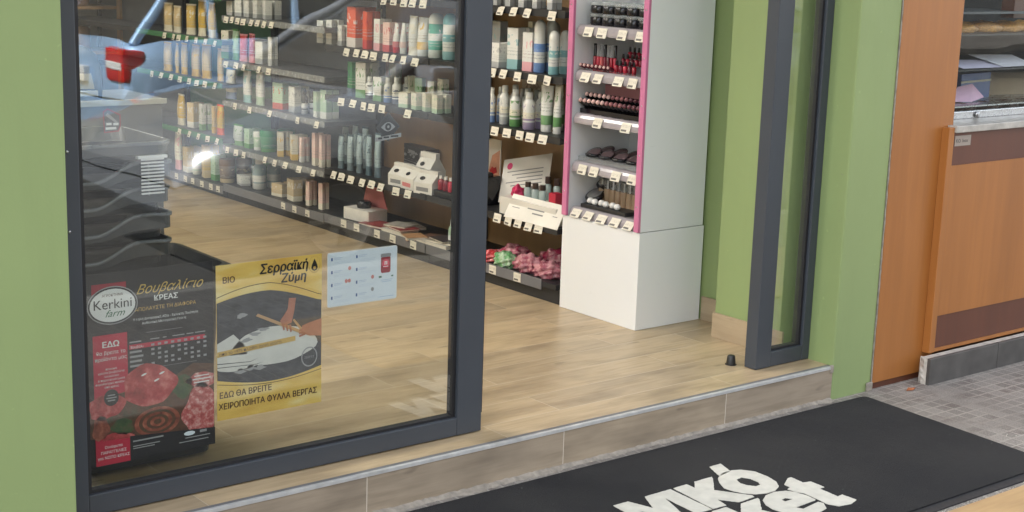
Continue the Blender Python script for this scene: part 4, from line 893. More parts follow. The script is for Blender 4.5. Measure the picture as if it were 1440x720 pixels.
def crinkle(name, mat, rx, ry, rz, seed, loc, label, cat, grp=None, fr=7.):
    rr = random.Random(seed); bm = bmesh.new(); bmesh.ops.create_icosphere(bm, subdivisions=4, radius=1); ph = [rr.uniform(0, 6) for _ in range(6)]
    for v in bm.verts:
        k = 1+.16*math.sin(v.co.x*fr+ph[0])*math.cos(v.co.y*fr*1.3+ph[1])+.10*math.sin(v.co.z*fr*1.7+ph[2]+v.co.y*fr)+.06*math.sin(v.co.x*fr*3.1+v.co.y*fr*2.7+ph[3])
        v.co = Vector((v.co.x*k*rx, v.co.y*k*ry, max(-.55, v.co.z*k)*rz+.56*rz))
    m = MB(); m.add([v.co[:] for v in bm.verts], [[v.index for v in f.verts] for f in bm.faces], True); bm.free()
    return tag(m.build(name, mat, None, loc), label, cat, grp)
def wrap(name, a, b, sc):
    x = N(name); v = x.coord(); x.base(x.ramp(x.noise(v, sc, 3), [(.38, a), (.5, b), (.62, a), (.74, tuple(min(1, k*1.6) for k in b))])); x.rough(.18); x.bump(x.noise(v, sc*3, 3), .6, .004); return x.m
pinkw = wrap('pink sweet wrapper', lin((170, 58, 88)), lin((204, 150, 156)), 16); redw = wrap('red sweet wrapper', lin((196, 30, 40)), lin((220, 120, 120)), 14)
greenw = wrap('green sweet wrapper', lin((104, 160, 104)), lin((180, 200, 170)), 20); palew = wrap('pink and clear wrapper', lin((196, 140, 146)), lin((150, 76, 92)), 18)
gb = 'wrapped sweets on the bottom shelf'
crinkle('sweet_bag', redw, .05, .05, .030, 1, (3.95, 5.10, .215), 'red wrapped sweet bag beside the door frame', 'sweet bag', gb)
crinkle('sweet_bag', pinkw, .06, .085, .045, 2, (4.04, 5.03, .215), 'bright pink wrapped bag behind the green one', 'sweet bag', gb)
crinkle('sweet_bag', greenw, .045, .062, .040, 3, (3.935, 4.965, .215), 'green and white wrapped sweet bag', 'sweet bag', gb)
crinkle('sweet_bag', palew, .055, .085, .046, 4, (3.96, 4.83, .215), 'pale pink clear bag right of the green bag', 'sweet bag', gb)
crinkle('sweet_bag', palew, .05, .075, .045, 5, (3.955, 4.70, .215), 'pale pink clear bag at the right end', 'sweet bag', gb)
crinkle('sweet_bag', pinkw, .06, .09, .055, 6, (4.09, 4.80, .215), 'large pink bag behind the two pale bags', 'sweet bag', gb)
crinkle('gift_bow', plain('magenta foil', lin((190, 36, 84)), .3, .15, 30), .022, .028, .03, 8, (3.96, 4.93, .528), 'magenta foil bundle left of the small bottles', 'foil bundle', None, 4.)
tag(MB().box(3.925, 3.965, 4.635, 4.68, .5285, .585, .004).build('gift_box', plain('crimson box', lin((176, 36, 60)), .4)), 'small crimson box right of the small bottles', 'gift box')
for j in range(5):
    h = .075 if j < 3 else .1
    o = MB().lathe([(.014, .0003), (.016, .003), (.016, h*.62), (.008, h*.7)], 16).build('bottle', clear('pale teal clear', (.66, .76, .74), .5) if j == 0 else bpy.data.materials['pale teal clear'], None, (3.955 if j < 3 else 4.02, 4.855-j*.05 if j < 3 else 4.80-(j-3)*.06, .528))
    MB().lathe([(.0125, h*.7+.0003), (.0135, h*.75), (.0125, h)], 14).build('cap', plain('brown cap', (.04, .022, .018), .35) if j == 0 else bpy.data.materials['brown cap'], o)
    tag(o, '%s brown capped clear bottle from left, %s the white plinth' % (ORD[j if j < 3 else j-3], 'front of' if j < 3 else 'rear of'), 'bottle', 'small bottles on the white plinth')
# white drop-shaped carrier cartons, red bottles and tray
wm = plain('white folded card', lin((216, 212, 204)), .5, .05, 20); pk = plain('pale red print', lin((206, 120, 118)), .5)
for j, (x, y, z, rz, d) in enumerate(((3.95, 5.79, .4525, 8, 'leftmost white carrier carton with oval hole on the fourth shelf'), (3.94, 5.675, .4525, -4, 'middle white carrier carton with pink print on the fourth shelf'), (3.93, 5.545, .4525, 12, 'rightmost white carrier carton beside the red bottles'), (4.03, 5.69, .4525, 3, 'rear white carrier carton standing above the others'))):
    o = thing('carrier_carton', d, 'carton', (x, y, z), R(rz), 'white carrier cartons')
    h = .105 if j < 3 else .165; w = .058
    MB().prism([(-.05, 0), (.05, 0), (.05, h*.5), (.012, h*.84), (.012, h), (-.012, h), (-.012, h*.84), (-.05, h*.5)], 'y', -w, w).build('carton', wm, o)
    sl_ = math.atan2(.038, h*.34)
    hp = MB(); hp.lathe([(.011, 0), (.011, .0008)], 16, 0, 0, 1.5); hp.build('oval_hole', jet, o, (-.0318, .018, h*.672), (0, -math.pi/2+sl_, 0))
    MB().box(-.0508, -.0503, -w*.6, w*.7, h*.12, h*.3).build('print', pk if j == 1 else lnm, o)
tr = tag(MB().box(3.90, 4.03, 5.31, 5.475, .4525, .482, .003).build('bottle_tray', M['black plastic']), 'black tray holding small red bottles beside the door frame', 'tray')
for j in range(4):
    o = MB().lathe([(.014, .0003), (.015, .003), (.015, .042), (.007, .05)], 14).build('bottle', rm[j % 4], None, (3.925, 5.45-j*.038, .4823))
    MB().lathe([(.0085, .0503), (.0085, .066)], 12).build('cap', wm, o); tag(o, '%s small red bottle with white cap from left in the black tray' % ORD[j], 'bottle', 'red bottles in the black tray')
o = thing('open_box', 'open white carton with dark contents on the base shelf', 'box', (3.985, 6.18, .2155), R(6))
MB().box(-.06, .06, -.10, .10, .0, .06, .002).build('carton', wm, o); MB().prism([(-.1, 0), (.1, 0), (.07, .10), (-.05, .11)], 'x', .061, .064).build('raised_lid', pk, o, (0, 0, .055))
MB().lathe([(.035, .0), (.04, .02), (.03, .035)], 18, 0, 0).build('dark_contents', jet, o, (0, .01, .0605))
bkc = [lin(c) for c in ((206, 196, 186), (150, 60, 60), (196, 150, 110), (70, 66, 70), (210, 206, 200), (120, 90, 76), (176, 170, 160))]
bkm = [plain('printed cover %s' % n_, c, .35, .15, 25) for n_, c in zip(('pale', 'red', 'tan', 'charcoal', 'white', 'brown', 'grey'), bkc)]; pages = plain('page edges', lin((222, 214, 198)), .8)
def book(x, y, z, w, d, h, rz, mi, lab):
    o = thing('booklet', lab, 'booklet', (x, y, z), R(rz), 'booklets lying on the base shelf')
    MB().box(-d/2+.002, d/2-.002, -w/2+.002, w/2-.002, .0012, h-.0012).build('pages', pages, o)
    c = MB(); c.box(-d/2, d/2, -w/2, w/2, h-.0011, h).box(-d/2, d/2, -w/2, w/2, 0, .0011).box(d/2-.0018, d/2, -w/2, w/2, .0012, h-.0012); c.build('cover', bkm[mi], o)
words7 = ('pale', 'red', 'tan', 'charcoal', 'white', 'brown', 'grey')
zz = .2155
for (x, y, w, d, h, rz, mi, k, lab) in ((3.96, 6.0, .20, .12, .011, 10, 1, 0, 'red covered booklet under the open white carton'), (4.06, 5.90, .16, .12, .012, -14, 6, 0, 'grey booklet lying behind, left of the pile'),
        (3.95, 5.82, .15, .11, .02, 6, 4, 0, 'thick white booklet at the bottom of the middle pile'), (3.96, 5.81, .16, .11, .008, -8, 1, .0204, 'thin red booklet on top of the middle pile'), (3.97, 5.84, .13, .11, .007, 18, 6, .0288, 'grey booklet topmost of the middle pile'),
        (3.93, 5.67, .11, .10, .014, -18, 2, 0, 'tan booklet between the two piles'), (4.02, 5.60, .16, .12, .01, 24, 5, 0, 'brown booklet lying at the back'), (3.95, 5.555, .13, .10, .009, -6, 0, 0, 'pale booklet left of the right pile'),
        (3.945, 5.44, .15, .11, .018, 4, 4, 0, 'thick white booklet at the bottom of the right pile'), (3.955, 5.445, .16, .11, .009, 12, 6, .0184, 'grey booklet in the middle of the right pile'), (3.96, 5.45, .14, .11, .007, -9, 3, .0278, 'charcoal booklet on top of the right pile')):
    book(x, y, zz+k, w, d, h, rz, mi, lab)

# ---------------------------------------------------------------- baskets, bin and grey counter behind the glass
def basket_mesh(w, d, h, low, high):
    """open shell with a wavy rim: front side dips on the left and rises to the right"""
    m = MB(); pts = rounded(-w/2, w/2, -d/2, d/2, .045, 5); dense = []
    n0 = len(pts)
    for i in range(n0):
        a, b = pts[i], pts[(i+1) % n0]; L = math.hypot(b[0]-a[0], b[1]-a[1]); k = max(1, int(L/.02))
        dense += [(a[0]+(b[0]-a[0])*t/k, a[1]+(b[1]-a[1])*t/k) for t in range(k)]
    def rim(p):
        t = min(1, max(0, (p[0]/w+.5-.56)/.24)); s = t*t*(3-2*t)
        if p[0] > w*.38: s *= 1-.12*min(1, (p[0]-w*.38)/(w*.12))
        return low+(high-low)*s if p[1] < 0 else low+(high-low)*.6
    tp = .975
    ty = .66
    outer = [[(p[0]*tp, p[1]*ty, 0) for p in dense], [(p[0]*(tp+.005), p[1]*(ty+.02), rim(p)*.45) for p in dense], [(p[0], p[1], rim(p)*.5) for p in dense], [(p[0], p[1], rim(p)) for p in dense], [(p[0]*1.012, p[1]*1.025, rim(p)) for p in dense], [(p[0]*1.012, p[1]*1.025, rim(p)+.006) for p in dense],
             [(p[0]*.985, p[1]*.98, rim(p)+.008) for p in dense], [(p[0]*.97*tp, p[1]*.96*ty, .006) for p in dense]]
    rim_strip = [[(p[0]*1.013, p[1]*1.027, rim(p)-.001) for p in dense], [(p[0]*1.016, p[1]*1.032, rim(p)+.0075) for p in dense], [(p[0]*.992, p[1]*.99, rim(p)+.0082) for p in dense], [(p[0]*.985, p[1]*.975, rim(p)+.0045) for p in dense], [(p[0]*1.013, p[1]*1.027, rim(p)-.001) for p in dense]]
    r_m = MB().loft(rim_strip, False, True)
    m.loft(outer, True, False); return m, r_m
bw_, bd_ = .53, .36
bs = 'black shopping baskets nested in one stack'
for i, lab in enumerate(('lowest wavy rimmed black basket of the nested stack', 'second lowest black basket of the nested stack', 'second highest black basket just under the flat one', 'wavy black basket behind the white slatted holder', 'topmost flat rimmed black basket of the nested stack')):
    z = .70+i*.0725
    o = thing('shopping_basket', lab, 'basket', (1.497+.004*(i % 2), 3.87+.004*(i % 3), z), R(.7*((i % 3)-1)), bs)
    bm1, bm2 = basket_mesh(bw_, bd_, .2, .026, .0735) if i < 4 else basket_mesh(bw_, bd_, .2, .05, .05)
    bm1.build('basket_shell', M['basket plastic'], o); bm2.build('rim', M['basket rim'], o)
sv = MB()  # made-up white slats standing in for a bright patch of light
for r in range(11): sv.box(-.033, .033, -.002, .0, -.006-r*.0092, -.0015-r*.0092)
lab_ = thing('bright_patch', 'white slatted holder standing in for light on the topmost black basket', 'patch', (1.690, 3.672, 1.008), R(0))
sv.build('slats', plain('white slats', (.75, .75, .75), .5), lab_); fbox('patch_top', (-.042, .042, -.004, .012, -.0012, .006), plain('white patch top', (.8, .8, .8), .5), lab_); fbox('side_rods', (-.012, -.009, .0003, .003, -.102, -.0013), M['alu dark'], lab_)
bn = thing('storage_bin', 'black open storage bin below the stacked baskets', 'bin', (1.625, 3.86, ZF+.012), 0)
m = MB(); pts = rounded(-.29, .29, -.19, .19, .05, 5)
m.loft([[(p[0]*.86, p[1]*.86, .0005) for p in pts], [(p[0]*.97, p[1]*.97, .52) for p in pts], [(p[0]*1.06, p[1]*1.08, .525) for p in pts], [(p[0]*1.07, p[1]*1.09, .545) for p in pts], [(p[0]*.99, p[1]*.99, .55) for p in pts], [(p[0]*.95, p[1]*.95, .52) for p in pts], [(p[0]*.84, p[1]*.84, .01) for p in pts]], True, False)
m.build('bin_shell', M['black plastic'], bn)
MB().tube([(.30, -.12, .53), (.345, -.11, .50), (.345, .11, .50), (.30, .12, .53)], .008, 8).build('handle', M['black plastic'], bn)
gc = thing('shop_counter', 'grey counter block with a pale top edge behind the baskets', 'counter', (0, 0, 0), kind='thing')
fbox('counter_body', (1.1, 2.165, 4.62, 4.93, ZF+.001, 1.04), M['counter grey'], gc, .002)
fbox('counter_top', (1.09, 2.173, 4.61, 4.94, 1.0405, 1.0545), M['counter grey'], gc, .002); fbox('edge_trim', (1.09, 2.175, 4.603, 4.6095, 1.038, 1.056), plain('pale counter edge', lin((186, 182, 168)), .4), gc, .001)
o = thing('card_reader', 'black domed dispenser with a beige front on the grey counter', 'dispenser', (1.90, 4.74, 1.0555), R(-12))
MB().loft([[(x*s, y*s*.8, z) for x, y in rounded(-.09, .09, -.09, .09, .03, 4)] for s, z in ((1, 0), (1.02, .03), (.98, .10), (.85, .145), (.5, .168), (.2, .174))]).build('body_shell', M['black plastic'], o)
MB().prism([(-.06, .035), (.06, .035), (.05, .085), (-.05, .085)], 'y', -.082, -.074).build('front_window', plain('beige window', lin((176, 158, 116)), .3), o)
MB().box(-.07, .07, -.088, -.074, .012, .03, .002).build('lower_lip', M['alu'], o)
# rear wall shelf with brown jars
rw = thing('rear_rack', 'brown wooden rack on the rear wall of the shop', 'rack', (0, 0, 0))
for z in (.5, .8, 1.1, 1.4, 1.7): fbox('shelf', (1.5, 4.2, 9.6, 9.98, z-.02, z), M['shelf wood'], rw)
for x in (1.5, 2.4, 3.3, 4.18): fbox('upright', (x-.0, x+.02, 9.55, 9.599, ZF, 1.95), M['shelf wood'], rw)
for r_i, z in enumerate((.8, 1.1)):
    for j in range(10):
        o = MB().lathe([(.05, .0004), (.055, .01), (.055, .14), (.04, .16)], 14).build('jar', [plain('brown jar', lin((120, 86, 56)), .4), plain('amber jar', lin((166, 120, 70)), .4), plain('pale jar', lin((196, 180, 150)), .4)][j % 3] if (r_i == 0 and j < 3) else bpy.data.materials[('brown jar', 'amber jar', 'pale jar')[j % 3]], None, (2.6+j*.155, 9.75, z))
        MB().lathe([(.05, .1603), (.052, .165), (.05, .19)], 14).build('lid', M['black plastic'], o)
        tag(o, '%s jar from left on the %s board of the rear brown rack' % (ORD[j], 'upper' if r_i else 'lower'), 'jar', 'jars on the rear rack')

# ---------------------------------------------------------------- posters behind the glass
YP = YG+.030
def ink(n_, c, r=.45, var=.02, sc=8): return plain(n_, lin(c), r, var, sc)
I = dict(black=ink('ink black', (24, 22, 24)), white=ink('ink white', (226, 226, 222)), gold=ink('ink gold', (196, 164, 78)), red=ink('ink red', (184, 30, 58)), crim=ink('ink crimson', (150, 24, 44)), grey=ink('ink grey', (150, 150, 150)),
         brown=ink('ink brown', (84, 56, 30)), green=ink('ink green', (46, 104, 70)), charcoal=ink('ink charcoal', (56, 58, 64), .5, .25, 30), skin=ink('ink skin', (176, 112, 88), .5, .1, 30), dough=ink('ink dough', (210, 208, 200), .5, .06, 14), rod=ink('ink rolling pin', (190, 150, 106)), pale=ink('paper pale blue', (218, 226, 232)), blue=ink('ink blue', (70, 96, 150)), tan=ink('ink tan', (206, 168, 86)))
def meat(name, a, b, c, sc):
    x = N(name); v = x.coord(); f = x.noise(v, sc, 6, .65); x.base(x.ramp(f, [(.3, a), (.5, b), (.68, c)])); x.rough(.4); return x.m
I['meat'] = meat('print red meat', lin((120, 36, 36)), lin((176, 62, 62)), lin((214, 130, 122)), 26)
I['rib'] = meat('print marbled meat', lin((136, 46, 46)), lin((186, 96, 92)), lin((224, 186, 176)), 55)
I['board'] = meat('print wooden board', lin((62, 40, 28)), lin((92, 60, 40)), lin((60, 64, 40)), 22)
I['sausage'] = meat('print sausage', lin((92, 44, 34)), lin((140, 74, 54)), lin((176, 110, 84)), 40)
I['herb'] = meat('print herbs', lin((30, 50, 26)), lin((62, 84, 46)), lin((96, 70, 50)), 40)
def goldgrad():
    x = N('gold poster paper'); v = x.coord(); g = x.noise(x.mapping(v, (3, 3, 9)), 1.1, 3)
    x.base(x.ramp(g, [(.3, lin((208, 158, 66))), (.5, lin((232, 194, 100))), (.68, lin((244, 230, 176)))])); x.rough(.35); return x.m
I['goldpaper'] = goldgrad()
def paper(root, w, h, mat, th=.0012):
    return fbox('sheet', (0, w, 0, th, 0, h), mat, root)
def shp(root, pts, mat, layer, name):
    return MB().prism(pts if sum(a[0]*b[1]-b[0]*a[1] for a, b in zip(pts, pts[1:]+pts[:1])) > 0 else pts[::-1], 'y', -.0003*layer, -.0003*layer+.00022).build(name, mat, root)
def ell(cx, cy, rx, ry, n=36, a0=0, a1=360, rot=0):
    out = []
    for k in range(n+(0 if a1-a0 == 360 else 1)):
        t = R(a0+(a1-a0)*k/n); x, y = rx*math.cos(t), ry*math.sin(t); c_, s_ = math.cos(R(rot)), math.sin(R(rot)); out.append((cx+x*c_-y*s_, cy+x*s_+y*c_))
    return out
def blob(cx, cy, rx, ry, seed, n=30, amp=.12):
    rr = random.Random(seed); p = [rr.uniform(0, 6) for _ in range(3)]
    return [(cx+rx*math.cos(t)*(1+amp*math.sin(3*t+p[0])+amp*.6*math.sin(5*t+p[1])), cy+ry*math.sin(t)*(1+amp*math.sin(2*t+p[2])+amp*.5*math.sin(7*t+p[0]))) for t in (2*math.pi*k/n for k in range(n))]
def clip(pts, w, h): return [(min(w-.001, max(.001, x)), min(h-.001, max(.001, y))) for x, y in pts]
def rects(root, lst, mat, layer, name):
    m = MB()
    for x0, x1, z0, z1 in lst: m.box(x0, x1, -.0003*layer, -.0003*layer+.00022, z0, z1)
    return m.build(name, mat, root)
def txt(root, body, x, z, size, mat, layer, bold=0, **k):
    o = text_mb(body, size, mat, 'lettering', root, (x, -.0003*layer, z), **k)
    if bold:                                     # a heavier stroke: the same outline laid a hair to each side, in one mesh
        v = [p.co.copy() for p in o.data.vertices]; f = [tuple(p.vertices) for p in o.data.polygons]; n = len(v); d = size*bold; vs = []; fs = []
        for i, (dx, dz) in enumerate(((-1, 0), (1, 0), (0, 1), (0, -1))):
            vs += [(p.x+dx*d, p.y+dz*d*.6, p.z+i*.00003) for p in v]; fs += [tuple(q+i*n for q in e) for e in f]
        me = bpy.data.meshes.new('lettering'); me.from_pydata(vs, [], fs); me.materials.append(mat); o.data = me
    return o
# meat poster (x 1.397..1.752, z .252..]
P1 = thing('poster', 'black meat poster with white oval badge at the left of the glass', 'poster', (1.409, YP, .252)); w, h = .350, .505
paper(P1, w, h, I['black'])
shp(P1, [(.015, .0), (.107, .0), (.107, .345), (.015, .345)], I['red'], 1, 'red_strip'); shp(P1, [(.015, .44), (.107, .44), (.107, .478), (.015, .478)], I['crim'], 1, 'red_strip')
shp(P1, [(.0, .075), (.03, .07), (.35, .045), (.349, .225), (.29, .235), (.22, .20), (.12, .19), (.0, .175)], I['board'], 2, 'meat_picture')
shp(P1, clip(blob(.31, .10, .05, .07, 5), w, h), I['rib'], 3, 'meat_picture'); shp(P1, clip(blob(.315, .185, .04, .022, 6), w, h), I['rib'], 3, 'meat_picture')
shp(P1, clip(blob(.045, .155, .05, .035, 8), w, h), I['meat'], 3, 'meat_picture'); shp(P1, clip(blob(.03, .10, .022, .035, 9), w, h), I['sausage'], 3, 'meat_picture'); shp(P1, blob(.09, .095, .03, .022, 19), I['herb'], 3, 'meat_picture'); shp(P1, blob(.258, .175, .03, .03, 20), I['herb'], 3, 'meat_picture'); shp(P1, clip(blob(.075, .062, .045, .018, 21), w, h), I['meat'], 3, 'meat_picture')
shp(P1, blob(.165, .195, .075, .055, 7, amp=.07), I['meat'], 4, 'meat_picture')
for k, r in enumerate((.064, .052, .042, .031, .021, .011)): shp(P1, ell(.185, .092, r, r*.62), I['sausage'] if k % 2 == 0 else I['board'], 5+k, 'meat_picture')
rects(P1, [(.29, .335, .178, .181), (.287, .34, .187, .190), (.292, .335, .196, .1985)], I['white'], 6, 'meat_highlight')
for (x, z) in ((.15, .225), (.20, .222), (.185, .205)): shp(P1, ell(x, z, .008, .0025, 12, rot=20), I['white'], 6, 'meat_highlight')
shp(P1, ell(.06, .178, .02, .022), I['black'], 6, 'seal'); rects(P1, [(.046, .074, .176, .179), (.05, .07, .183, .186), (.05, .07, .169, .172)], I['grey'], 7, 'seal_print')
shp(P1, [(.1072, .0), (.35, .0), (.35, .047), (.1072, .066)], I['black'], 12, 'footer'); shp(P1, [(.015, 0), (.107, 0), (.107, .062), (.015, .067)], I['red'], 12, 'red_strip')
shp(P1, ell(.070, .420, .068, .050), I['grey'], 2, 'badge'); shp(P1, ell(.070, .420, .065, .047), I['black'], 3, 'badge'); shp(P1, ell(.070, .420, .061, .043), I['white'], 4, 'badge')
txt(P1, 'Kerkini', .070, .412, .036, I['black'], 5, align='CENTER'); txt(P1, 'farm', .074, .391, .026, I['green'], 5, align='CENTER', shear=.45, sx=1.1); txt(P1, 'ΑΓΡΟΚΤΗΜΑ', .070, .444, .009, I['brown'], 5, align='CENTER')
txt(P1, 'Βουβαλίσιο', .225, .44, .034, I['gold'], 1, align='CENTER', shear=.5); txt(P1, 'ΚΡΕΑΣ', .216, .418, .019, I['white'], 1, .03, align='CENTER', sx=1.1)
txt(P1, 'ΑΠΟΛΑΥΣΤΕ ΤΗ ΔΙΑΦΟΡΑ', .215, .395, .0135, I['tan'], 1, align='CENTER'); txt(P1, 'Υψηλή Διατροφική Αξία - Εκλεκτή Ποιότητα', .215, .371, .0088, I['white'], 1, align='CENTER'); txt(P1, 'Αυθεντική Μεσογειακή Γεύση', .21, .359, .0088, I['white'], 1, align='CENTER')
txt(P1, 'ΕΔΩ', .062, .312, .021, I['white'], 3, .03, align='CENTER', sx=1.1); txt(P1, 'θα βρείτε το', .062, .293, .0135, I['white'], 3, align='CENTER'); txt(P1, 'προϊόντα μας', .062, .277, .0135, I['white'], 3, align='CENTER')
for k, s in enumerate(('ποιοτικά', 'κρέατα βουβαλίσια', 'λουκάνικα', '& παρασκευάσματα', 'παραδοσιακά προϊόντα', 'από κρέας')): txt(P1, s, .062, .252-k*.0095, .0078, I['white'], 3, align='CENTER')
rects(P1, [(.112, .325, .297, .309)], I['red'], 1, 'table_row'); txt(P1, 'Βουβάλι', .115, .299, .009, I['white'], 3)
tb = []
for r in range(5):
    for c_ in range(9):
        if (r*7+c_*5) % 4 != 1 or r == 0: tb.append((.172+c_*.0185, .181+c_*.0185, .299-r*.0125, .3048-r*.0125))
    tb.append((.113, .150-.004*(r % 2), .299-r*.0125, .3045-r*.0125)) if r else None
tb += [(.113, .145, .314, .3175), (.17, .195, .316, .3185), (.205, .215, .316, .3185), (.232, .266, .316, .3185), (.272, .292, .316, .3185), (.296, .326, .316, .3185), (.15, .30, .2395, .2402), (.16, .26, .336, .3368)]
rects(P1, tb, I['grey'], 3, 'table_print')
for k, s in enumerate(('Οινόφυτα', 'ΠΑΡΑΓΓΕΛΙΕΣ', 'για ΝΩΠΟ ΚΡΕΑΣ')): txt(P1, s, .062, .044-k*.014, .0105, I['white'], 13, align='CENTER')
rects(P1, [(.115, .20, .048, .052), (.115, .19, .035, .0375), (.115, .175, .029, .0315), (.245, .33, .020, .0225), (.262, .335, .030, .0325)], I['grey'], 13, 'footer_print'); shp(P1, ell(.275, .043, .016, .006), I['pale'], 13, 'footer_print'); rects(P1, [(.305, .325, .040, .047)], I['grey'], 13, 'footer_print')
# gold dough poster
P2 = thing('poster', 'gold poster with dough picture between the black poster and the leaflet', 'poster', (1.769, YP+.002, .311)); w, h = .325, .430
paper(P2, w, h, I['goldpaper'])
arc = lambda cx, cz, r, a0, a1, n=24: [(cx+r*math.cos(R(a0+(a1-a0)*k/n)), cz+r*math.sin(R(a0+(a1-a0)*k/n))) for k in range(n+1)]
topc = [(0.001+.323*k/24, .316+.03*math.sin(math.pi*min(1, (k/24*.9+.12)))-.035*max(0, k/24-.5)) for k in range(25)]
botc = [(0.001+.323*k/24, .118-.030*math.sin(math.pi*(k/24*.85+.05))+.0*k) for k in range(25)]
shp(P2, botc+topc[::-1], I['charcoal'], 1, 'dough_picture')
for dz, nm in ((.014, topc), (-.012, botc)):
    ln = [(x, z+dz+.006*math.sin(3*x/.323)) for x, z in nm]; shp(P2, ln+[(x, z+.0018) for x, z in ln[::-1]], I['brown'], 2, 'arc_line')
shp(P2, clip([(.0, .215), (.05, .236), (.08, .205), (.09, .19), (.09, .15), (.0, .15)], w, h), I['dough'], 2, 'dough_picture')
shp(P2, clip(blob(.175, .188, .135, .052, 12, amp=.04), w, h), I['dough'], 2, 'dough_picture'); shp(P2, clip(blob(.06, .155, .08, .022, 13, amp=.05), w, h), I['dough'], 3, 'dough_picture')
shp(P2, [(.001, .158), (.10, .152), (.125, .160), (.10, .1535), (.001, .1605)], I['charcoal'], 4, 'dough_picture'); shp(P2, [(.001, .148), (.12, .142), (.14, .147), (.12, .1435), (.001, .150)], I['charcoal'], 4, 'dough_picture')
for k, (x, z) in enumerate(((.09, .215), (.115, .228), (.14, .238), (.10, .135), (.13, .132), (.07, .13), (.075, .285))): shp(P2, blob(x, z, .016, .006, 30+k, 14, .3), I['grey'], 3, 'flour_print')
shp(P2, [(.118, .278), (.124, .284), (.27, .214), (.264, .206)], I['rod'], 4, 'rolling_pin_print'); shp(P2, [(.232, .252), (.237, .255), (.262, .225), (.256, .220)], I['rod'], 3, 'rolling_pin_print')
shp(P2, [(.22, .316), (.242, .314), (.236, .275), (.228, .245), (.20, .238), (.192, .255), (.205, .27), (.216, .285)], I['skin'], 5, 'hand_print'); shp(P2, [(.324, .245), (.324, .195), (.285, .20), (.258, .212), (.262, .232), (.285, .238)], I['skin'], 5, 'hand_print')
for k in range(3): shp(P2, [(.197+k*.011, .246-k*.003), (.204+k*.011, .246-k*.003), (.207+k*.011, .228-k*.004), (.202+k*.011, .226-k*.004)], I['skin'], 6, 'finger_print'); shp(P2, [(.272, .226-k*.008), (.272, .220-k*.008), (.252, .216-k*.008), (.252, .222-k*.008)], I['skin'], 6, 'finger_print')
shp(P2, [(.001, .178), (.24, .192), (.24, .206), (.001, .193)], I['tan'], 7, 'slogan_band'); t_ = txt(P2, 'από το 1979 πλάθει αγνή γεύση', .006, .181, .0128, I['brown'], 8); t_.rotation_euler = (math.pi/2, R(-3.2), 0)
sp_ = MB(); ring_o = ell(.285, .139, .026, .029, 28); ring_i = ell(.285, .139, .0225, .025, 28)
for k in range(28): j = (k+1) % 28; sp_.prism([ring_o[k], ring_o[j], ring_i[j], ring_i[k]], 'y', -.0012, -.001)
sp_.build('seal', I['grey'], P2); txt(P2, 'ΣΕΡΡΕΣ', .285, .135, .0085, I['grey'], 4, align='CENTER')
txt(P2, 'ΒΙΟ', .018, .380, .023, I['brown'], 2, .025); txt(P2, 'Σερραϊκή', .205, .393, .037, I['black'], 2, .035, align='CENTER', shear=.15, sx=.92); txt(P2, 'Ζύμη', .235, .362, .034, I['black'], 2, .035, align='CENTER', shear=.15)
shp(P2, ell(.301, .401, .019, .024), I['tan'], 2, 'emblem'); shp(P2, ell(.301, .403, .017, .021), I['goldpaper'], 3, 'emblem'); shp(P2, [(.301, .418), (.309, .402), (.3115, .393), (.308, .386), (.301, .383), (.294, .386), (.2905, .393), (.293, .402)], I['black'], 4, 'emblem'); shp(P2, ell(.301, .392, .0045, .0045, 14), I['tan'], 5, 'emblem')
txt(P2, 'ΕΔΩ ΘΑ ΒΡΕΙΤΕ', .006, .062, .0235, I['brown'], 2, .025, sx=.92); xr = .004
for wd_ in ('ΧΕΙΡΟΠΟΙΗΤΑ', 'Φ', 'ΥΛΛΑ', 'ΒΕΡΓΑΣ'):
    o = txt(P2, 'Ο' if wd_ == 'Φ' else wd_, xr, .030, .0235, I['brown'], 2, .025, sx=.885); x0_ = xr; xr += max(v.co.x for v in o.data.vertices)*.885+(.0015 if wd_ == 'Φ' else .0065)
    if wd_ == 'Φ': rects(P2, [((x0_+xr)/2-.0008, (x0_+xr)/2+.0008, .0285, .0485)], I['brown'], 3, 'lettering')
# pale leaflet
P3 = thing('leaflet', 'pale blue printed leaflet with a red jar picture on the glass', 'leaflet', (2.112, YP+.002, .582)); w, h = .234, .157
MB().prism(rounded(0, w, 0, h, .006, 3), 'y', 0, .0012).build('sheet', I['white'], P3); shp(P3, rounded(.002, w-.002, .002, h-.002, .005, 3), I['pale'], 1, 'printed_face')
icons = []; lines = []
for c_ in range(2):
    for r in range(4):
        x, z = .012+c_*.082, .137-r*.037; icons.append((x, x+.005, z-.004, z+.005)); lines += [(x+.010, x+.037, z+.003, z+.0045), (x+.010, x+.031, z-.001, z+.0003), (x+.010, x+.068, z-.009, z-.0085), (x+.010, x+.064, z-.013, z-.0125)]
rects(P3, icons, I['blue'], 2, 'icon_print'); rects(P3, lines, ink('ink faint blue', (178, 192, 214)), 2, 'text_print')
for x, z, m_ in ((.073, .107, 'red'), (.062, .071, 'red'), (.072, .071, 'red'), (.150, .073, 'red'), (.150, .037, 'grey')): shp(P3, ell(x, z, .005, .0058, 18), ink('ink faded red', (206, 128, 120)) if m_ == 'red' else I['grey'], 2, 'round_print')
shp(P3, rounded(.178, .211, .080, .128, .006, 4), I['crim'], 2, 'jar_picture'); shp(P3, rounded(.177, .212, .126, .137, .004, 3), I['grey'], 3, 'jar_picture'); shp(P3, ell(.1945, .107, .0125, .013, 20), ink('ink bright red', (214, 52, 84)), 4, 'jar_picture'); rects(P3, [(.190, .193, .104, .113), (.196, .199, .104, .113), (.190, .199, .112, .114), (.186, .203, .098, .1)], I['white'], 5, 'jar_picture')
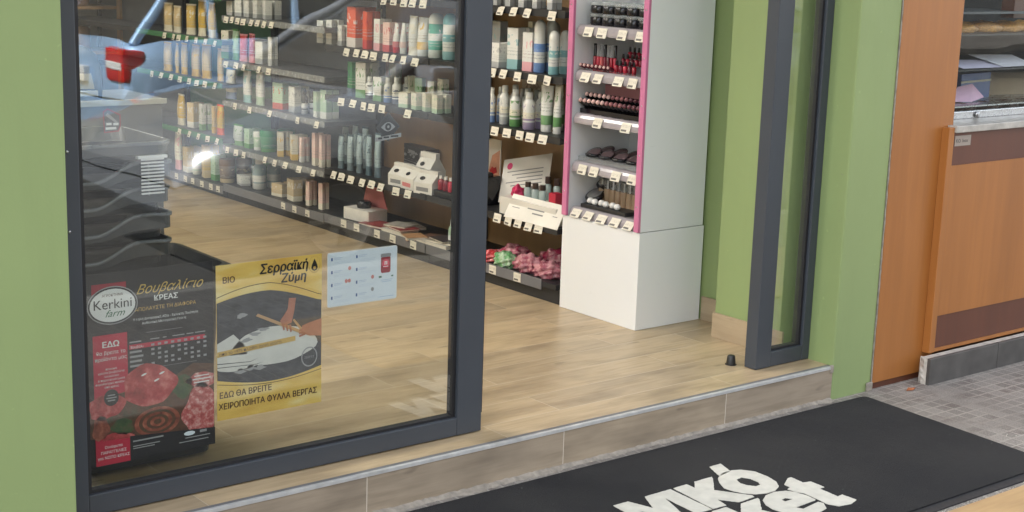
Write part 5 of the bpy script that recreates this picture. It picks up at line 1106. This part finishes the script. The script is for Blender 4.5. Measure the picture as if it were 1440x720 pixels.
rects(P3, [(.171, .181, .067, .072), (.214, .221, .067, .071)], I['green'], 2, 'small_print'); rects(P3, [(.17, .222, .010, .011), (.178, .218, .059, .060), (.182, .214, .054, .055)], ink('ink line blue', (120, 160, 200)), 2, 'text_print')
# stickers
def diamond(cx, cz, r): return [(cx-r, cz), (cx, cz-r*1.05), (cx+r, cz), (cx, cz+r*1.05)]
K1 = thing('sticker', 'black diamond sticker with an eye high on the glass', 'sticker', (2.306, YG+.0285, 1.083))
shp(K1, diamond(0, 0, .040), I['charcoal'], 1, 'border'); shp(K1, diamond(0, 0, .0375), I['black'], 2, 'face'); e1 = [(-.024+.048*k/12, .014*math.sin(math.pi*k/12)) for k in range(13)]; e2 = [(.024-.048*k/12, -.012*math.sin(math.pi*k/12)) for k in range(13)]
shp(K1, e1+e2[1:-1], I['grey'], 3, 'eye_print'); shp(K1, ell(0, .001, .0105, .0105, 20), I['black'], 4, 'eye_print'); shp(K1, ell(0, .001, .004, .004, 14), I['grey'], 5, 'eye_print'); shp(K1, [(-.042, -.040), (.044, -.030), (.044, -.018), (-.042, -.028)], I['grey'], 6, 'caption_band'); rects(K1, [(-.034, -.02, -.033, -.028), (-.016, .002, -.031, -.026), (.008, .034, -.029, -.024)], I['black'], 7, 'caption_print')
K2 = thing('sticker', 'dark sticker with red edge near the left frame of the glass', 'sticker', (1.488, YG+.0285, 1.139))
shp(K2, [(-.022, .026), (-.010, .033), (.024, .016), (.024, -.012), (.018, -.026), (-.020, -.028)], I['crim'], 1, 'border'); shp(K2, [(-.019, .023), (-.009, .029), (.021, .014), (.021, -.011), (.016, -.023), (-.018, -.025)], I['charcoal'], 2, 'face')
rects(K2, [(-.016, .012, -.020, -.014), (-.014, .0, -.009, -.003), (.004, .018, -.010, -.004)], I['white'], 3, 'print'); shp(K2, [(-.016, .016), (-.010, .022), (.016, -.002), (.010, -.004)], I['grey'], 3, 'print')

# ---------------------------------------------------------------- the street behind: parked car and house opposite
def carpaint(name, c):
    x = N(name); x.base(c); x.rough(.25); x.b.inputs['Metallic'].default_value = .35; x.b.inputs['Coat Weight'].default_value = 1; x.b.inputs['Coat Roughness'].default_value = .03; return x.m
def make_car(name, label, loc, paint):
    c = thing(name, label, 'car', loc, 0, 'cars parked along the kerb')
    L, Wd = 4.0, 1.72
    st_ = [(0.0, .45, .62, .78), (.05, .30, .95, .84), (.30, .24, 1.0, .86), (1.0, .22, .98, .86), (2.0, .22, .96, .86), (2.9, .22, .95, .86), (3.5, .24, .84, .84), (3.9, .28, .72, .74), (4.0, .40, .58, .62)]
    rings = []
    for x, z0, z1, hw in st_:
        rings.append([(x, -hw*.94, z0), (x, -hw, z0+.12), (x, -hw, z0+(z1-z0)*.62), (x, -hw*.93, z1-.02), (x, -hw*.6, z1), (x, hw*.6, z1), (x, hw*.93, z1-.02), (x, hw, z0+(z1-z0)*.62), (x, hw, z0+.12), (x, hw*.94, z0)])
    MB().loft(rings).build('body', paint, c)
    cab = [(.12, .97, .72), (.55, 1.42, .60), (1.3, 1.50, .60), (2.0, 1.47, .59), (2.75, 1.0, .68)]
    up_ = [(.16, 1.32, .62), (.55, 1.44, .6)]
    gl_ = clear('car window glass', (.05, .06, .07), .6) if 'car window glass' not in bpy.data.materials else bpy.data.materials['car window glass']
    dk = carpaint('dark car glass', (.015, .018, .022)) if 'dark car glass' not in bpy.data.materials else bpy.data.materials['dark car glass']
    MB().loft([[(.10, -.74, .94), (.10, .74, .94), (2.95, .74, .93), (2.95, -.74, .93)], [(.45, -.62, 1.40), (.45, .62, 1.40), (2.1, .60, 1.42), (2.1, -.60, 1.42)]], True, False).build('window', dk, c)
    MB().loft([[(.44, -.635, 1.395), (.44, .635, 1.395), (2.12, .61, 1.415), (2.12, -.61, 1.415)], [(.60, -.56, 1.47), (.60, .56, 1.47), (1.95, .54, 1.48), (1.95, -.54, 1.48)]], True, False).build('roof', paint, c)
    for s_ in (-1, 1):
        for a, b in (((.10, .745*s_, .945), (.45, .63*s_, 1.40)), ((1.45, .755*s_, .945), (1.45, .62*s_, 1.42)), ((2.95, .745*s_, .935), (2.1, .61*s_, 1.42)), ((.75, .755*s_, .945), (.72, .63*s_, 1.41))): MB().tube([a, b], .035, 6).build('pillar', paint, c)
        ya_, yb_ = sorted((.56*s_, .815*s_)); tl = MB().box(-.012, .16, ya_, yb_, .70, .92, .03)
        tl.build('tail_light', plain('red lamp lens', lin((190, 20, 30)), .1) if 'red lamp lens' not in bpy.data.materials else bpy.data.materials['red lamp lens'], c)
        tlo = [q for q in c.children if q.name.startswith('tail_light')][-1]; MB().box(-.016, .10, ya_+.03, yb_-.03, .785, .835, .01).build('reversing_lens', M['white lam'], tlo)
        MB().box(3.8, 3.965, .5*s_-.12, .5*s_+.12, .60, .72, .02).build('headlight', M['clear'], c)
        MB().box(2.55, 2.72, .88*s_-.08, .88*s_+.08, .98, 1.10, .03).build('mirror', paint, c)
        for xx in (.72, 3.2):
            whl = MB().lathe([(.20, -.10), (.31, -.10), (.325, -.06), (.325, .06), (.31, .10), (.20, .10)], 28, closed=False); wo = whl.build('wheel', M['gasket'], c, (xx, .78*s_, .32), (R(90), 0, 0))
            rm_ = MB(); rm_.lathe([(.05, .02), (.05, .06), (.001, .065)], 12); rm_.lathe([(.19, -.08), (.205, -.08), (.205, .085), (.19, .085)], 28, closed=False)
            for k in range(5):
                a = 2*math.pi*k/5; rm_.prism([(.04*math.cos(a+.5), .04*math.sin(a+.5)), (.04*math.cos(a-.5), .04*math.sin(a-.5)), (.195*math.cos(a-.2), .195*math.sin(a-.2)), (.195*math.cos(a+.2), .195*math.sin(a+.2))], 'z', .02, .05); rm_.prism([(.04*math.cos(a+.5), .04*math.sin(a+.5)), (.04*math.cos(a-.5), .04*math.sin(a-.5)), (.195*math.cos(a-.2), .195*math.sin(a-.2)), (.195*math.cos(a+.2), .195*math.sin(a+.2))], 'z', -.05, -.02)
            rm_.build('rim', M['alu'], wo)
    MB().box(-.03, .02, -.26, .26, .66, .77, .004).build('number_plate', M['white lam'], c)
    MB().box(-.045, .12, -.80, .80, .36, .56, .03).build('bumper', paint, c)
    return c
make_car('parked_car', 'light blue hatchback parked farther out with its rear toward the shop', (4.33, -3.76, -.13), carpaint('light blue car paint', lin((160, 196, 236))))
make_car('parked_car', 'dark blue hatchback parked ahead of the light blue one', (8.9, -3.72, -.13), carpaint('dark blue car paint', lin((44, 56, 84))))
nc = make_car('parked_car', 'silver grey hatchback parked at the kerb nearest the shop', (7.15, -.31, -.13), carpaint('silver grey car paint', lin((138, 144, 154)))); nc.rotation_euler = (0, 0, math.pi)
hs = thing('street_house', 'cream three storey house across the street', 'house', (0, 0, 0))
fbox('wall', (-16, 24, -20, -14.6, -.05, 10), M['cream wall'], hs)
wp = plain('window dark glass', (.03, .035, .04), .08); 
for r_i in range(3):
    for j in range(9):
        x = -13+j*4.2; z = .9+r_i*3.2
        f = MB(); f.box(x, x+1.5, -14.59, -14.54, z, z+.08).box(x, x+1.5, -14.59, -14.54, z+1.62, z+1.7).box(x, x+.08, -14.59, -14.54, z+.08, z+1.62).box(x+1.42, x+1.5, -14.59, -14.54, z+.08, z+1.62); fo = f.build('window', M['white wall'], hs); fbox('pane', (x+.08, x+1.42, -14.598, -14.57, z+.08, z+1.62), wp, fo)
